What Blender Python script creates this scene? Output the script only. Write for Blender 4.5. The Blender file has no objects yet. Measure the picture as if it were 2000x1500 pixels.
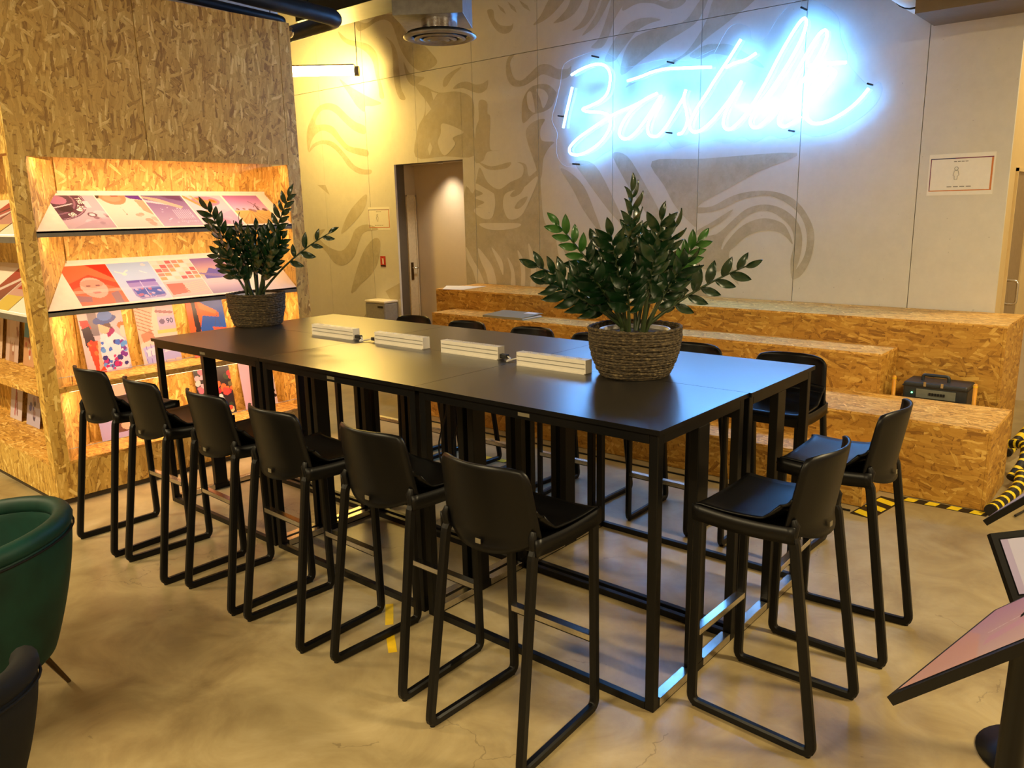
import bpy, math, random
import numpy as np
from mathutils import Vector, Matrix

S = bpy.context.scene
COL = S.collection
random.seed(7)
PI = math.pi

# ------------------------------------------------------------------ camera
CAM_F, CAM_YAW, CAM_PITCH, CAM_ROLL = 1548.43, -0.70996, 0.21431, 0.02106
CAM_POS = Vector((1.2611, -2.2043, 1.7612))
def cam_axes():
    f = Vector((math.sin(CAM_YAW)*math.cos(CAM_PITCH), math.cos(CAM_YAW)*math.cos(CAM_PITCH), -math.sin(CAM_PITCH)))
    r = Vector((math.cos(CAM_YAW), -math.sin(CAM_YAW), 0))
    d = f.cross(r)
    c, s = math.cos(CAM_ROLL), math.sin(CAM_ROLL)
    return c*r + s*d, -s*r + c*d, f
CR, CD, CF = cam_axes()
cd = bpy.data.cameras.new('camera'); cam = bpy.data.objects.new('camera', cd); COL.objects.link(cam)
cd.sensor_width = 36.0; cd.sensor_fit = 'HORIZONTAL'; cd.lens = CAM_F/2000*36; cd.clip_start = 0.05
m = Matrix.Identity(4)
for i, a in enumerate((CR, -CD, -CF)):
    for j in range(3): m[j][i] = a[j]
m.translation = CAM_POS
cam.matrix_world = m
S.camera = cam

# ------------------------------------------------------------------ world, light levels, exposure
W = bpy.data.worlds.new('world'); S.world = W; W.use_nodes = True
W.node_tree.nodes['Background'].inputs[0].default_value = (1.0, 0.86, 0.66, 1)
W.node_tree.nodes['Background'].inputs[1].default_value = 0.10
S.view_settings.view_transform = 'Standard'; S.view_settings.look = 'None'
S.view_settings.gamma = 1.0; S.view_settings.use_curve_mapping = False
S.view_settings.exposure = 0.12
WARM = (1.0, 0.79, 0.44)
def area_light(name, loc, rot, sx, sy, power, color, parent=None, spread=None):
    l = bpy.data.lights.new(name, 'AREA'); l.shape = 'RECTANGLE'; l.size = sx; l.size_y = sy
    l.energy = power; l.color = color
    if spread: l.spread = spread
    o = bpy.data.objects.new(name, l); COL.objects.link(o); o.location = loc; o.rotation_euler = rot
    if parent: o.parent = parent
    return o

# ------------------------------------------------------------------ pixel -> point (2000x1500 frame)
def ray(u, v): return CR*((u-1000)/CAM_F) + CD*((v-750)/CAM_F) + CF
def at_z(u, v, z): d = ray(u, v); return CAM_POS + d*((z-CAM_POS.z)/d.z)
def at_y(u, v, y): d = ray(u, v); return CAM_POS + d*((y-CAM_POS.y)/d.y)
def at_x(u, v, x): d = ray(u, v); return CAM_POS + d*((x-CAM_POS.x)/d.x)

# ------------------------------------------------------------------ mesh helpers
def lin(c):
    out = []
    for v in c:
        v = v/255.0
        out.append(v/12.92 if v <= 0.04045 else ((v+0.055)/1.055)**2.4)
    return tuple(out)

class MB:
    def __init__(s): s.v = []; s.f = []; s.sm = []
    def add(s, vs, fs, smooth=False):
        n = len(s.v); s.v += [tuple(x) for x in vs]
        s.f += [tuple(i+n for i in f) for f in fs]; s.sm += [smooth]*len(fs)
        return s
    def box(s, a, b):
        x0, y0, z0 = [min(a[i], b[i]) for i in range(3)]; x1, y1, z1 = [max(a[i], b[i]) for i in range(3)]
        return s.add([(x0,y0,z0),(x1,y0,z0),(x1,y1,z0),(x0,y1,z0),(x0,y0,z1),(x1,y0,z1),(x1,y1,z1),(x0,y1,z1)],
                     [(0,3,2,1),(4,5,6,7),(0,1,5,4),(1,2,6,5),(2,3,7,6),(3,0,4,7)])
    def hexa(s, lo, hi):      # two quads (4 pts each, ccw from above)
        return s.add(list(lo)+list(hi), [(0,3,2,1),(4,5,6,7),(0,1,5,4),(1,2,6,5),(2,3,7,6),(3,0,4,7)])
    def prism(s, poly, d):    # poly list of 3D pts, extruded along vector d
        n = len(poly); d = Vector(d)
        vs = [Vector(p) for p in poly] + [Vector(p)+d for p in poly]
        return s.add(vs, [tuple(range(n))[::-1], tuple(range(n, 2*n))] + [(i, (i+1) % n, n+(i+1) % n, n+i) for i in range(n)])
    def tube(s, path, r, seg=10, closed=False, caps=True, ref=(0.13, 0.07, 1)):
        path = [Vector(p) for p in path]; n = len(path); rs = r if isinstance(r, (list, tuple)) else [r]*n
        rings = []; prev = None
        for i, p in enumerate(path):
            a = path[i-1] if (i or closed) else p; b = path[(i+1) % n] if (i < n-1 or closed) else p
            t = (b-a).normalized()
            if prev is None:
                u = Vector(ref).cross(t)
                if u.length < 1e-4: u = Vector((1, 0, 0)).cross(t)
            else: u = prev - t*prev.dot(t)
            u.normalize(); prev = u; w = t.cross(u)
            rings.append([p + (u*math.cos(2*PI*k/seg) + w*math.sin(2*PI*k/seg))*rs[i] for k in range(seg)])
        vs = [q for ring in rings for q in ring]; fs = []
        for i in range(n if closed else n-1):
            j = (i+1) % n
            for k in range(seg): fs.append((i*seg+k, i*seg+(k+1) % seg, j*seg+(k+1) % seg, j*seg+k))
        s.add(vs, fs, True)
        if caps and not closed:
            s.add(rings[0], [tuple(range(seg))[::-1]]); s.add(rings[-1], [tuple(range(seg))])
        return s
    def bar(s, path, w, h, closed=False, xdir=(1, 0, 0)):   # rectangular section swept; w along xdir, h across
        path = [Vector(p) for p in path]; n = len(path); X = Vector(xdir).normalized(); rings = []
        for i, p in enumerate(path):
            a = path[i-1] if (i or closed) else None; b = path[(i+1) % n] if (i < n-1 or closed) else None
            t1 = (p-a).normalized() if a is not None else None; t2 = (b-p).normalized() if b is not None else None
            if t1 is None: t1 = t2
            if t2 is None: t2 = t1
            t = (t1+t2).normalized(); k = 1/max(0.3, t.dot(t1))
            x = (X - t*X.dot(t)).normalized(); nrm = t.cross(x)*k
            c = 0.22*min(w, h)
            pts = [(-w/2+c,-h/2),(w/2-c,-h/2),(w/2,-h/2+c),(w/2,h/2-c),(w/2-c,h/2),(-w/2+c,h/2),(-w/2,h/2-c),(-w/2,-h/2+c)]
            rings.append([p + x*q[0] + nrm*q[1] for q in pts])
        vs = [q for r in rings for q in r]; fs = []
        for i in range(n if closed else n-1):
            j = (i+1) % n
            for k in range(8): fs.append((i*8+k, i*8+(k+1) % 8, j*8+(k+1) % 8, j*8+k))
        s.add(vs, fs)
        if not closed: s.add(rings[0], [tuple(range(8))[::-1]]); s.add(rings[-1], [tuple(range(8))])
        return s
    def lathe(s, prof, c=(0, 0, 0), seg=32, cap=True):
        c = Vector(c); n = len(prof)
        vs = [c + Vector((r*math.cos(2*PI*k/seg), r*math.sin(2*PI*k/seg), z)) for r, z in prof for k in range(seg)]
        fs = [(i*seg+k, i*seg+(k+1) % seg, (i+1)*seg+(k+1) % seg, (i+1)*seg+k) for i in range(n-1) for k in range(seg)]
        s.add(vs, fs, True)
        if cap:
            s.add(vs[:seg], [tuple(range(seg))[::-1]]); s.add(vs[-seg:], [tuple(range(seg))])
        return s
    def grid(s, fn, nu, nv, smooth=True):
        vs = [fn(i/nu, j/nv) for j in range(nv+1) for i in range(nu+1)]
        fs = [(j*(nu+1)+i, j*(nu+1)+i+1, (j+1)*(nu+1)+i+1, (j+1)*(nu+1)+i) for j in range(nv) for i in range(nu)]
        return s.add(vs, fs, smooth)
    def mesh(s, name, mat, fix=False):
        me = bpy.data.meshes.new(name); me.from_pydata(s.v, [], s.f)
        if mat: me.materials.append(mat)
        me.polygons.foreach_set('use_smooth', s.sm)
        uv = me.uv_layers.new(name='UVMap'); me.update()
        co = me.vertices; dat = uv.data
        for p in me.polygons:
            nn = p.normal; a = max(range(3), key=lambda q: abs(nn[q]))
            ax = ((1, 2), (0, 2), (0, 1))[a]
            for li in p.loop_indices:
                c = co[me.loops[li].vertex_index].co; dat[li].uv = (c[ax[0]], c[ax[1]])
        if fix:
            import bmesh
            bm = bmesh.new(); bm.from_mesh(me); bmesh.ops.recalc_face_normals(bm, faces=bm.faces); bm.to_mesh(me); bm.free()
        return me
    def build(s, name, mat, parent=None, bevel=0, solid=0, sub=0, fix=True):
        o = bpy.data.objects.new(name, s.mesh(name, mat, fix)); COL.objects.link(o)
        if parent: o.parent = parent
        if solid:
            q = o.modifiers.new('thick', 'SOLIDIFY'); q.thickness = solid; q.offset = 0
        if bevel:
            q = o.modifiers.new('bevel', 'BEVEL'); q.width = bevel; q.segments = 2; q.limit_method = 'ANGLE'; q.angle_limit = 0.7
        if sub:
            q = o.modifiers.new('sub', 'SUBSURF'); q.levels = sub; q.render_levels = sub
        return o

def tag(o, label, cat, group=None):
    o['label'] = label; o['category'] = cat
    if group: o['group'] = group
    return o
def thing(name, label, cat, loc=(0, 0, 0), rz=0, group=None):
    o = bpy.data.objects.new(name, None); COL.objects.link(o); o.empty_display_size = 0.1
    o.location = loc; o.rotation_euler = (0, 0, rz)
    return tag(o, label, cat, group)
def struct(o): o['kind'] = 'structure'; return o
def copy_tree(o, parent=None):
    c = o.copy(); COL.objects.link(c)
    if parent: c.parent = parent
    for ch in list(o.children): copy_tree(ch, c)
    return c
def catmull(pts, n=6, closed=False):
    P = [Vector(p) for p in pts]; N = len(P); out = []
    for i in range(N if closed else N-1):
        p0 = P[i-1] if (i or closed) else P[0]; p1 = P[i]; p2 = P[(i+1) % N]; p3 = P[(i+2) % N] if (i+2 < N or closed) else P[-1]
        for k in range(n):
            t = k/n
            out.append(0.5*((2*p1) + (p2-p0)*t + (2*p0-5*p1+4*p2-p3)*t*t + (3*p1-p0-3*p2+p3)*t**3))
    if not closed: out.append(P[-1])
    return out
def fillet(pts, r, n=5, closed=True):
    P = [Vector(p) for p in pts]; N = len(P); out = []
    for i in range(N):
        if not closed and i in (0, N-1): out.append(P[i]); continue
        a = (P[i-1]-P[i]); b = (P[(i+1) % N]-P[i]); q = min(r, a.length*0.45, b.length*0.45)
        s0 = P[i]+a.normalized()*q; s1 = P[i]+b.normalized()*q
        for k in range(n+1):
            t = k/n; out.append(s0*(1-t)**2 + P[i]*2*t*(1-t) + s1*t*t)
    return out

# ------------------------------------------------------------------ materials (all procedural)
class NT:
    def __init__(s, name):
        s.m = bpy.data.materials.new(name); s.m.use_nodes = True; s.t = s.m.node_tree; s.n = s.t.nodes
        s.b = s.n['Principled BSDF']
    def new(s, typ, **kw):
        n = s.n.new(typ)
        for k, v in kw.items(): setattr(n, k, v)
        return n
    def link(s, a, b): s.t.links.new(a, b)
    def val(s, node, **kw):
        for k, v in kw.items(): node.inputs[k.replace('_', ' ')].default_value = v
        return node
    def math(s, op, a, b=None, c=None, clamp=False):
        n = s.new('ShaderNodeMath', operation=op); n.use_clamp = clamp
        for i, x in enumerate((a, b, c)):
            if x is None: continue
            if isinstance(x, (int, float)): n.inputs[i].default_value = x
            else: s.link(x, n.inputs[i])
        return n.outputs[0]
    def mix(s, f, a, b, typ='MIX'):
        n = s.new('ShaderNodeMix', data_type='RGBA', blend_type=typ)
        for sock, x in ((n.inputs[0], f), (n.inputs[6], a), (n.inputs[7], b)):
            if isinstance(x, (int, float)): sock.default_value = x
            elif isinstance(x, tuple): sock.default_value = (*x[:3], 1)
            else: s.link(x, sock)
        return n.outputs[2]
    def noise(s, vec, scale, detail=4, rough=0.55, dist=0.0):
        n = s.new('ShaderNodeTexNoise'); n.inputs['Scale'].default_value = scale; n.inputs['Detail'].default_value = detail
        n.inputs['Roughness'].default_value = rough; n.inputs['Distortion'].default_value = dist
        if vec is not None: s.link(vec, n.inputs['Vector'])
        return n
    def ramp(s, f, stops):
        n = s.new('ShaderNodeValToRGB'); e = n.color_ramp.elements
        while len(e) > 1: e.remove(e[0])
        e[0].position = stops[0][0]; e[0].color = (*stops[0][1], 1)
        for p, c in stops[1:]:
            q = e.new(p); q.color = (*c, 1)
        s.link(f, n.inputs[0]); return n.outputs[0]
    def bump(s, h, strength=0.3, dist=0.01):
        n = s.new('ShaderNodeBump'); n.inputs['Strength'].default_value = strength; n.inputs['Distance'].default_value = dist
        s.link(h, n.inputs['Height']); s.link(n.outputs[0], s.b.inputs['Normal'])
    def coord(s, which='Object'):
        return s.new('ShaderNodeTexCoord').outputs[which]

def pm(name, rgb, rough=0.5, metal=0.0, var=0.08, scale=30, bump=0.0, spec=0.5, **kw):
    t = NT(name); c = lin(rgb); co = t.coord()
    nz = t.noise(co, scale, 3)
    col = t.ramp(nz.outputs[0], [(0.3, tuple(x*(1-var) for x in c)), (0.7, tuple(min(1, x*(1+var)) for x in c))])
    t.link(col, t.b.inputs['Base Color'])
    t.b.inputs['Roughness'].default_value = rough; t.b.inputs['Metallic'].default_value = metal
    t.b.inputs['Specular IOR Level'].default_value = spec
    for k, v in kw.items(): t.b.inputs[k.replace('_', ' ')].default_value = v
    if bump: t.bump(nz.outputs[0], bump, 0.003)
    return t.m
def emis(name, rgb, strength, base=(255, 255, 255)):
    t = NT(name)
    t.b.inputs['Base Color'].default_value = (*lin(base), 1)
    t.b.inputs['Emission Color'].default_value = (*rgb, 1); t.b.inputs['Emission Strength'].default_value = strength
    return t.m

def osb(name, horiz, tone=1.0, sat=(1, 1, 1), fine=1.0):
    """oriented strand board: layered stretched rectangular cells, each strand with its own colour"""
    t = NT(name); uv = t.coord('UV')
    wob = t.noise(uv, 9, 3)
    sub = t.new('ShaderNodeVectorMath', operation='SUBTRACT'); t.link(wob.outputs['Color'], sub.inputs[0]); sub.inputs[1].default_value = (0.5, 0.5, 0.5)
    sc = t.new('ShaderNodeVectorMath', operation='SCALE'); t.link(sub.outputs[0], sc.inputs[0]); sc.inputs['Scale'].default_value = 0.035
    ad = t.new('ShaderNodeVectorMath', operation='ADD'); t.link(uv, ad.inputs[0]); t.link(sc.outputs[0], ad.inputs[1])
    base_ang = 0 if horiz else PI/2
    val = None; hgt = None
    layers = [(0.1, 10, 46, 0.0, 9), (-0.4, 8, 34, 0.30, 0.50), (0.45, 10, 40, 0.35, 0.48), (-0.12, 7, 40, 0.40, 0.44),
              (0.25, 9, 50, 0.45, 0.42), (-0.9, 10, 40, 0.74, 0.40), (1.1, 9, 48, 0.84, 0.38), (0.03, 8, 56, 0.60, 0.36)]
    for i, (ang, sl, sw, thr, dmax) in enumerate(layers):
        mp = t.new('ShaderNodeMapping'); mp.inputs['Rotation'].default_value = (0, 0, base_ang+ang)
        mp.inputs['Location'].default_value = (i*3.17, i*1.73, 0)
        t.link(ad.outputs[0], mp.inputs['Vector'])
        mp2 = t.new('ShaderNodeMapping'); mp2.inputs['Scale'].default_value = (sl*fine, sw*fine, 1); t.link(mp.outputs[0], mp2.inputs['Vector'])
        vo = t.new('ShaderNodeTexVoronoi', voronoi_dimensions='2D', distance='CHEBYCHEV'); vo.inputs['Scale'].default_value = 1
        t.link(mp2.outputs[0], vo.inputs['Vector'])
        sep = t.new('ShaderNodeSeparateColor'); t.link(vo.outputs['Color'], sep.inputs[0])
        fib = t.noise(mp2.outputs[0], 1.2, 4, 0.7)
        shade = t.math('ADD', sep.outputs[0], t.math('MULTIPLY', t.math('SUBTRACT', fib.outputs[0], 0.5), 0.9))
        if val is None: val = shade; hgt = sep.outputs[1]; continue
        k = t.math('MULTIPLY', t.math('GREATER_THAN', sep.outputs[1], thr), t.math('LESS_THAN', vo.outputs['Distance'], dmax))
        edge = t.math('MULTIPLY', t.math('GREATER_THAN', vo.outputs['Distance'], dmax-0.05), 0.25)
        shade = t.math('SUBTRACT', shade, edge)
        val = t.math('ADD', t.math('MULTIPLY', val, t.math('SUBTRACT', 1, k)), t.math('MULTIPLY', shade, k))
        hgt = t.math('ADD', t.math('MULTIPLY', hgt, t.math('SUBTRACT', 1, k)), t.math('MULTIPLY', t.math('ADD', sep.outputs[1], 0.2), k))
    spk = t.noise(uv, 95, 2)
    val = t.math('SUBTRACT', val, t.math('MULTIPLY', t.math('GREATER_THAN', spk.outputs[0], 0.68), 0.3))
    def c(r, g, b): return tuple(x*tone*k for x, k in zip(lin((r, g, b)), sat))
    col = t.ramp(val, [(0.0, c(142, 104, 44)), (0.14, c(174, 134, 60)), (0.5, c(192, 152, 74)), (0.85, c(202, 166, 88)), (1.0, c(222, 192, 120))])
    t.link(col, t.b.inputs['Base Color']); t.b.inputs['Roughness'].default_value = 0.55
    t.bump(hgt, 0.12, 0.002)
    return t.m
def concrete(name, rgb, var=0.10, stain=0.0):
    t = NT(name); co = t.coord(); c = lin(rgb)
    n1 = t.noise(co, 1.3, 6, 0.6); n2 = t.noise(co, 14, 5, 0.65); n3 = t.noise(co, 120, 2)
    v = t.math('ADD', t.math('MULTIPLY', n1.outputs[0], 0.6), t.math('MULTIPLY', n2.outputs[0], 0.4))
    col = t.ramp(v, [(0.35, tuple(x*(1-var-stain) for x in c)), (0.5, c), (0.66, tuple(min(1, x*(1+var)) for x in c))])
    pit = t.math('GREATER_THAN', t.noise(co, 38, 1).outputs[0], 0.80)
    col = t.mix(t.math('MULTIPLY', pit, 0.5), col, tuple(x*0.45 for x in c))
    if stain:
        bl = t.math('MULTIPLY', t.math('SUBTRACT', t.noise(co, 4.5, 8, 0.75).outputs[0], 0.48), 7, None, True)
        col = t.mix(t.math('MULTIPLY', bl, 0.32), col, lin((212, 210, 203)))
    t.link(col, t.b.inputs['Base Color']); t.b.inputs['Roughness'].default_value = 0.75
    t.bump(t.math('ADD', n2.outputs[0], t.math('MULTIPLY', n3.outputs[0], 0.3)), 0.08, 0.004)
    return t.m
def floor_mat():
    t = NT('polished_concrete'); co = t.coord()
    n1 = t.noise(co, 0.7, 6, 0.62, 0.6); n2 = t.noise(co, 3.2, 7, 0.66, 0.8); n3 = t.noise(co, 60, 3)
    v = t.math('ADD', t.math('MULTIPLY', n1.outputs[0], 0.55), t.math('MULTIPLY', n2.outputs[0], 0.45))
    col = t.ramp(v, [(0.30, lin((104, 87, 60))), (0.42, lin((141, 123, 88))), (0.52, lin((162, 145, 106))), (0.68, lin((188, 172, 134)))])
    # hairline cracks, only in patches
    vo = t.new('ShaderNodeTexVoronoi', feature='DISTANCE_TO_EDGE'); vo.inputs['Scale'].default_value = 1.1
    dis = t.noise(co, 5, 4); vm = t.new('ShaderNodeVectorMath', operation='MULTIPLY_ADD'); t.link(dis.outputs['Color'], vm.inputs[0])
    vm.inputs[1].default_value = (0.25, 0.25, 0.25); t.link(co, vm.inputs[2]); t.link(vm.outputs[0], vo.inputs['Vector'])
    crack = t.math('MULTIPLY', t.math('LESS_THAN', vo.outputs['Distance'], 0.0026), t.math('GREATER_THAN', t.noise(co, 0.9, 2).outputs[0], 0.53))
    col = t.mix(t.math('MULTIPLY', crack, 0.32), col, lin((60, 46, 32)))
    spot = t.math('GREATER_THAN', t.noise(co, 26, 2).outputs[0], 0.76)
    col = t.mix(t.math('MULTIPLY', spot, 0.4), col, lin((96, 76, 52)))
    t.link(col, t.b.inputs['Base Color'])
    r = t.math('ADD', 0.22, t.math('MULTIPLY', n2.outputs[0], 0.30)); t.link(r, t.b.inputs['Roughness'])
    t.bump(t.math('ADD', n2.outputs[0], t.math('MULTIPLY', n3.outputs[0], 0.2)), 0.05, 0.004)
    return t.m
def print_mat(name='printed_paper'):
    t = NT(name); a = t.new('ShaderNodeAttribute', attribute_name='Ink')
    t.link(a.outputs['Color'], t.b.inputs['Base Color']); t.b.inputs['Roughness'].default_value = 0.35
    return t.m
M = dict(
    floor=floor_mat(),
    wall=concrete('painted_concrete', (212, 210, 203), 0.06),
    raw=concrete('raw_concrete', (184, 177, 157), 0.12, 0.05),
    pale=concrete('pale_mural_paint', (214, 211, 203), 0.06),
    groove=concrete('joint_shadow_gap', (92, 84, 74), 0.1),
    plaster=concrete('taupe_plaster', (190, 176, 156), 0.04),
    cream=concrete('cream_plaster', (214, 190, 140), 0.04),
    ceil=concrete('ceiling_concrete', (120, 108, 92), 0.1),
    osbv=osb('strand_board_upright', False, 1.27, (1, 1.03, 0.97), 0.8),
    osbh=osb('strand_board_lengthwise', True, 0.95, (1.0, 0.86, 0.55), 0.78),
    osbt=osb('strand_board_lit_top', True, 1.25, (1.05, 0.97, 0.90), 1.0),  # lighter board copy: light falling on the tops is put into its colour
    plinth=pm('dark_plinth', (62, 50, 34), 0.6),
    black_metal=pm('black_powder_coat', (5, 5, 6), 0.42, 0.0, 0.1, 60, 0.0, 0.3),
    black_top=pm('black_laminate', (13, 13, 14), 0.29, 0.0, 0.12, 18, 0.02, 1.0, IOR=2.3),
    black_plastic=pm('black_moulded_plastic', (5, 5, 6), 0.38, 0.0, 0.08, 200, 0.04, 0.28),
    slot=pm('dark_slot', (3, 3, 3), 0.8),
    steel=pm('brushed_steel', (205, 200, 192), 0.25, 1.0, 0.1, 90),
    galv=pm('galvanised_sheet', (150, 152, 154), 0.4, 0.7, 0.15, 20),
    alu=pm('aluminium_foil_duct', (205, 205, 210), 0.22, 1.0, 0.12, 40, 0.3),
    white=pm('white_plastic', (226, 220, 206), 0.45, 0, 0.03),
    shelf_white=pm('white_laminate', (236, 222, 210), 0.35, 0, 0.03),
    shelf_edge=pm('grey_shelf_edge', (118, 112, 102), 0.4, 0.3, 0.1),
    tagc=pm('pale_badge', (112, 104, 84), 0.5),
    paper=pm('white_paper', (236, 234, 228), 0.7, 0, 0.02),
    folder=pm('grey_folder', (142, 138, 118), 0.6, 0, 0.03),
    leaf=pm('glossy_dark_leaf', (17, 46, 22), 0.24, 0, 0.35, 14, 0.0, 0.6),
    leafy=pm('young_green_leaf', (44, 90, 32), 0.28, 0, 0.25, 14),
    stem=pm('green_stem', (48, 62, 30), 0.45, 0, 0.2),
    soil=pm('potting_soil', (40, 30, 22), 0.95, 0, 0.4, 60, 0.6),
    pot=pm('white_inner_pot', (210, 205, 200), 0.4),
    velvet=pm('green_velvet', (7, 47, 39), 0.55, 0, 0.3, 7, 0.05, 0.3),
    velvet_dark=pm('black_velvet', (6, 7, 8), 0.8, 0, 0.2, 8, 0.05, 0.3),
    brass=pm('dark_brass', (96, 76, 48), 0.35, 0.9),
    grey=pm('grey_enamel', (150, 150, 146), 0.4, 0.1),
    dark_pipe=pm('dark_painted_steel', (34, 44, 52), 0.45, 0.2, 0.3, 9),
    red=pm('red_sign', (186, 52, 36), 0.5), ink=pm('black_ink', (24, 22, 22), 0.6), white_ink=pm('white_ink', (236, 232, 224), 0.6),
    grey_ink=pm('grey_ink', (130, 128, 124), 0.6), orange_ink=pm('orange_ink', (208, 128, 70), 0.6), purple_ink=pm('plum_ink', (122, 54, 88), 0.6), blue_ink=pm('navy_ink', (58, 62, 104), 0.6),
    yellow=pm('yellow_tape', (226, 186, 30), 0.45), hazard_y=pm('hazard_yellow', (236, 208, 36), 0.5), hazard_k=pm('hazard_black', (22, 20, 16), 0.5),
    ypole=pm('yellow_pole', (214, 150, 34), 0.45), cable=pm('black_cable', (18, 17, 16), 0.5), wcable=pm('white_cable', (220, 214, 200), 0.45),
    case=pm('dark_case_plastic', (38, 44, 50), 0.45, 0, 0.15, 40), case2=pm('grey_case_panel', (112, 116, 108), 0.5),
    led=emis('green_led', (0.1, 1.0, 0.4), 6), print=print_mat(),
    neon=emis('blue_white_neon', (0.12, 0.41, 1.0), 52), tube=emis('warm_tube', (1.0, 0.64, 0.15), 190), ledstrip=emis('warm_led_strip', (1.0, 0.70, 0.42), 5),
    brown_door=pm('taupe_door', (146, 124, 92), 0.5), white_door=pm('off_white_door', (206, 192, 166), 0.45),
)
def glass_mat():
    t = NT('clear_acrylic'); out = t.n['Material Output']
    tr = t.new('ShaderNodeBsdfTransparent'); tr.inputs[0].default_value = (0.97, 0.98, 0.98, 1)
    gl = t.new('ShaderNodeBsdfGlossy'); gl.inputs['Roughness'].default_value = 0.05
    fr = t.new('ShaderNodeFresnel'); fr.inputs[0].default_value = 1.35
    nz = t.noise(t.coord(), 4); k = t.math('MULTIPLY', fr.outputs[0], t.math('ADD', 0.5, t.math('MULTIPLY', nz.outputs[0], 0.2)))
    mx = t.new('ShaderNodeMixShader'); t.link(k, mx.inputs[0]); t.link(tr.outputs[0], mx.inputs[1]); t.link(gl.outputs[0], mx.inputs[2])
    t.link(mx.outputs[0], out.inputs[0]); return t.m
M['acrylic'] = glass_mat()
M['acrylic_edge'] = pm('bright_acrylic_edge', (190, 200, 208), 0.3)
def basket_mat():
    t = NT('twisted_straw'); co = t.coord()
    mp = t.new('ShaderNodeMapping'); mp.inputs['Scale'].default_value = (1, 1, 2.2); t.link(co, mp.inputs['Vector'])
    n = t.noise(mp.outputs[0], 60, 4, 0.7)
    col = t.ramp(n.outputs[0], [(0.3, lin((26, 21, 14))), (0.48, lin((60, 49, 31))), (0.6, lin((92, 78, 52))), (0.75, lin((150, 132, 94)))])
    t.link(col, t.b.inputs['Base Color']); t.b.inputs['Roughness'].default_value = 0.8; t.bump(n.outputs[0], 0.5, 0.004); return t.m
M['straw'] = basket_mat()

# ------------------------------------------------------------------ room shell
YW = 4.54; CEIL = 4.45
struct(MB().box((-10, -7, -0.1), (4.5, 6.2, 0)).build('floor', M['floor']))
struct(MB().box((-10, -7, CEIL), (4.5, 6.2, CEIL+0.1)).build('ceiling', M['ceil']))
struct(MB().box((-10.1, -7, 0), (-10, 6.2, CEIL)).build('wall_left', M['plaster']))
struct(MB().box((4.5, -7, 0), (4.6, 6.2, CEIL)).build('wall_right', M['plaster']))
struct(MB().box((-10, -7.1, 0), (4.5, -7, CEIL)).build('wall_front', M['plaster']))
AX0, AX1, AZ = -6.375, -5.2, 2.35
wb = MB()
wb.box((-10, YW+0.015, 0), (AX0, YW+0.16, CEIL)); wb.box((AX1, YW+0.015, 0), (0.17, YW+0.16, CEIL)); wb.box((AX0, YW+0.015, AZ), (AX1, YW+0.16, CEIL))
wall_back = struct(wb.build('wall_back', M['groove']))
seams = [0.176] + [-0.422-0.92*k for k in range(10)] + [-10.0]
ZJ = 3.36; G = 0.0028
rects = []
for i in range(len(seams)-1):
    x1, x0 = seams[i], seams[i+1]
    for z0, z1 in ((0.0, ZJ), (ZJ, CEIL)):
        if z0 == 0 and x0 < AX1 and x1 > AX0:
            if x0 < AX0: rects.append((x0, AX0+G, z0, z1, 'L'))
            if x1 > AX1: rects.append((AX1-G, x1, z0, z1, 'R'))
            rects.append((max(x0, AX0), min(x1, AX1), AZ-G, z1, 'T'))
        else: rects.append((x0, x1, z0, z1, ''))
for x0, x1, z0, z1, k in rects:
    a, b = x0+(G if k != 'R' and not (k == 'T' and x0 == AX0) else 0), x1-(G if k != 'L' and not (k == 'T' and x1 == AX1) else 0)
    if x1 == 0.176: b = x1
    MB().box((a, YW, z0+G), (b, YW+0.03, z1-G)).build('concrete_panel', M['wall'], wall_back)

# alcove behind the wall opening
al = MB()
al.box((AX0-0.05, YW+0.16, 0), (AX0, 4.9, AZ+0.3)); al.box((AX1, YW+0.16, 0), (AX1+0.05, 4.9, AZ+0.3))
al.box((AX0-0.05, 4.87, 0), (AX1+0.05, 4.92, AZ+0.3)); al.box((AX0, YW+0.16, AZ), (AX1, 4.87, AZ+0.05))
struct(al.build('wall_alcove', M['plaster']))
d1 = struct(MB().box((AX0, 4.705, 0), (AX0+0.012, 4.85, 1.985)).build('door_1', M['white_door']))
MB().box((AX0+0.012, 4.70, 0), (AX0+0.026, 4.715, 1.985)).box((AX0+0.012, 4.84, 0), (AX0+0.026, 4.855, 1.985)).box((AX0+0.012, 4.70, 1.97), (AX0+0.026, 4.855, 1.99)).build('door_frame', M['white_door'], d1)
MB().box((AX0+0.012, 4.735, 0.93), (AX0+0.02, 4.775, 1.15)).build('lock_plate', M['brass'], d1)
MB().tube([(AX0+0.012, 4.755, 1.08), (AX0+0.06, 4.755, 1.08), (AX0+0.06, 4.82, 1.08)], 0.009, 8).build('door_handle', M['steel'], d1)

# corridor beyond the wall end
struct(MB().box((-0.3, YW+0.16, 0), (0.172, 6.05, CEIL)).box((0.13, YW+0.03, 0), (0.174, YW+0.16, CEIL)).build('wall_corridor', M['cream']))
struct(MB().box((0.172, 6.05, 0), (4.5, 6.15, CEIL)).build('wall_end', M['plaster']))
d2 = struct(MB().box((0.172, 4.84, 0), (0.180, 5.42, 1.975)).build('door_2', M['brown_door']))
MB().box((0.172, 4.82, 0), (0.190, 4.84, 2.0)).box((0.172, 5.42, 0), (0.190, 5.44, 2.0)).box((0.172, 4.82, 1.975), (0.190, 5.44, 2.0)).build('door_frame', M['cream'], d2)
MB().tube(fillet([(0.18, 4.90, 1.165), (0.255, 4.90, 1.165), (0.255, 4.90, 0.985), (0.18, 4.90, 0.985)], 0.03, 5, False), 0.010, 10).build('door_handle', M['steel'], d2)
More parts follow.
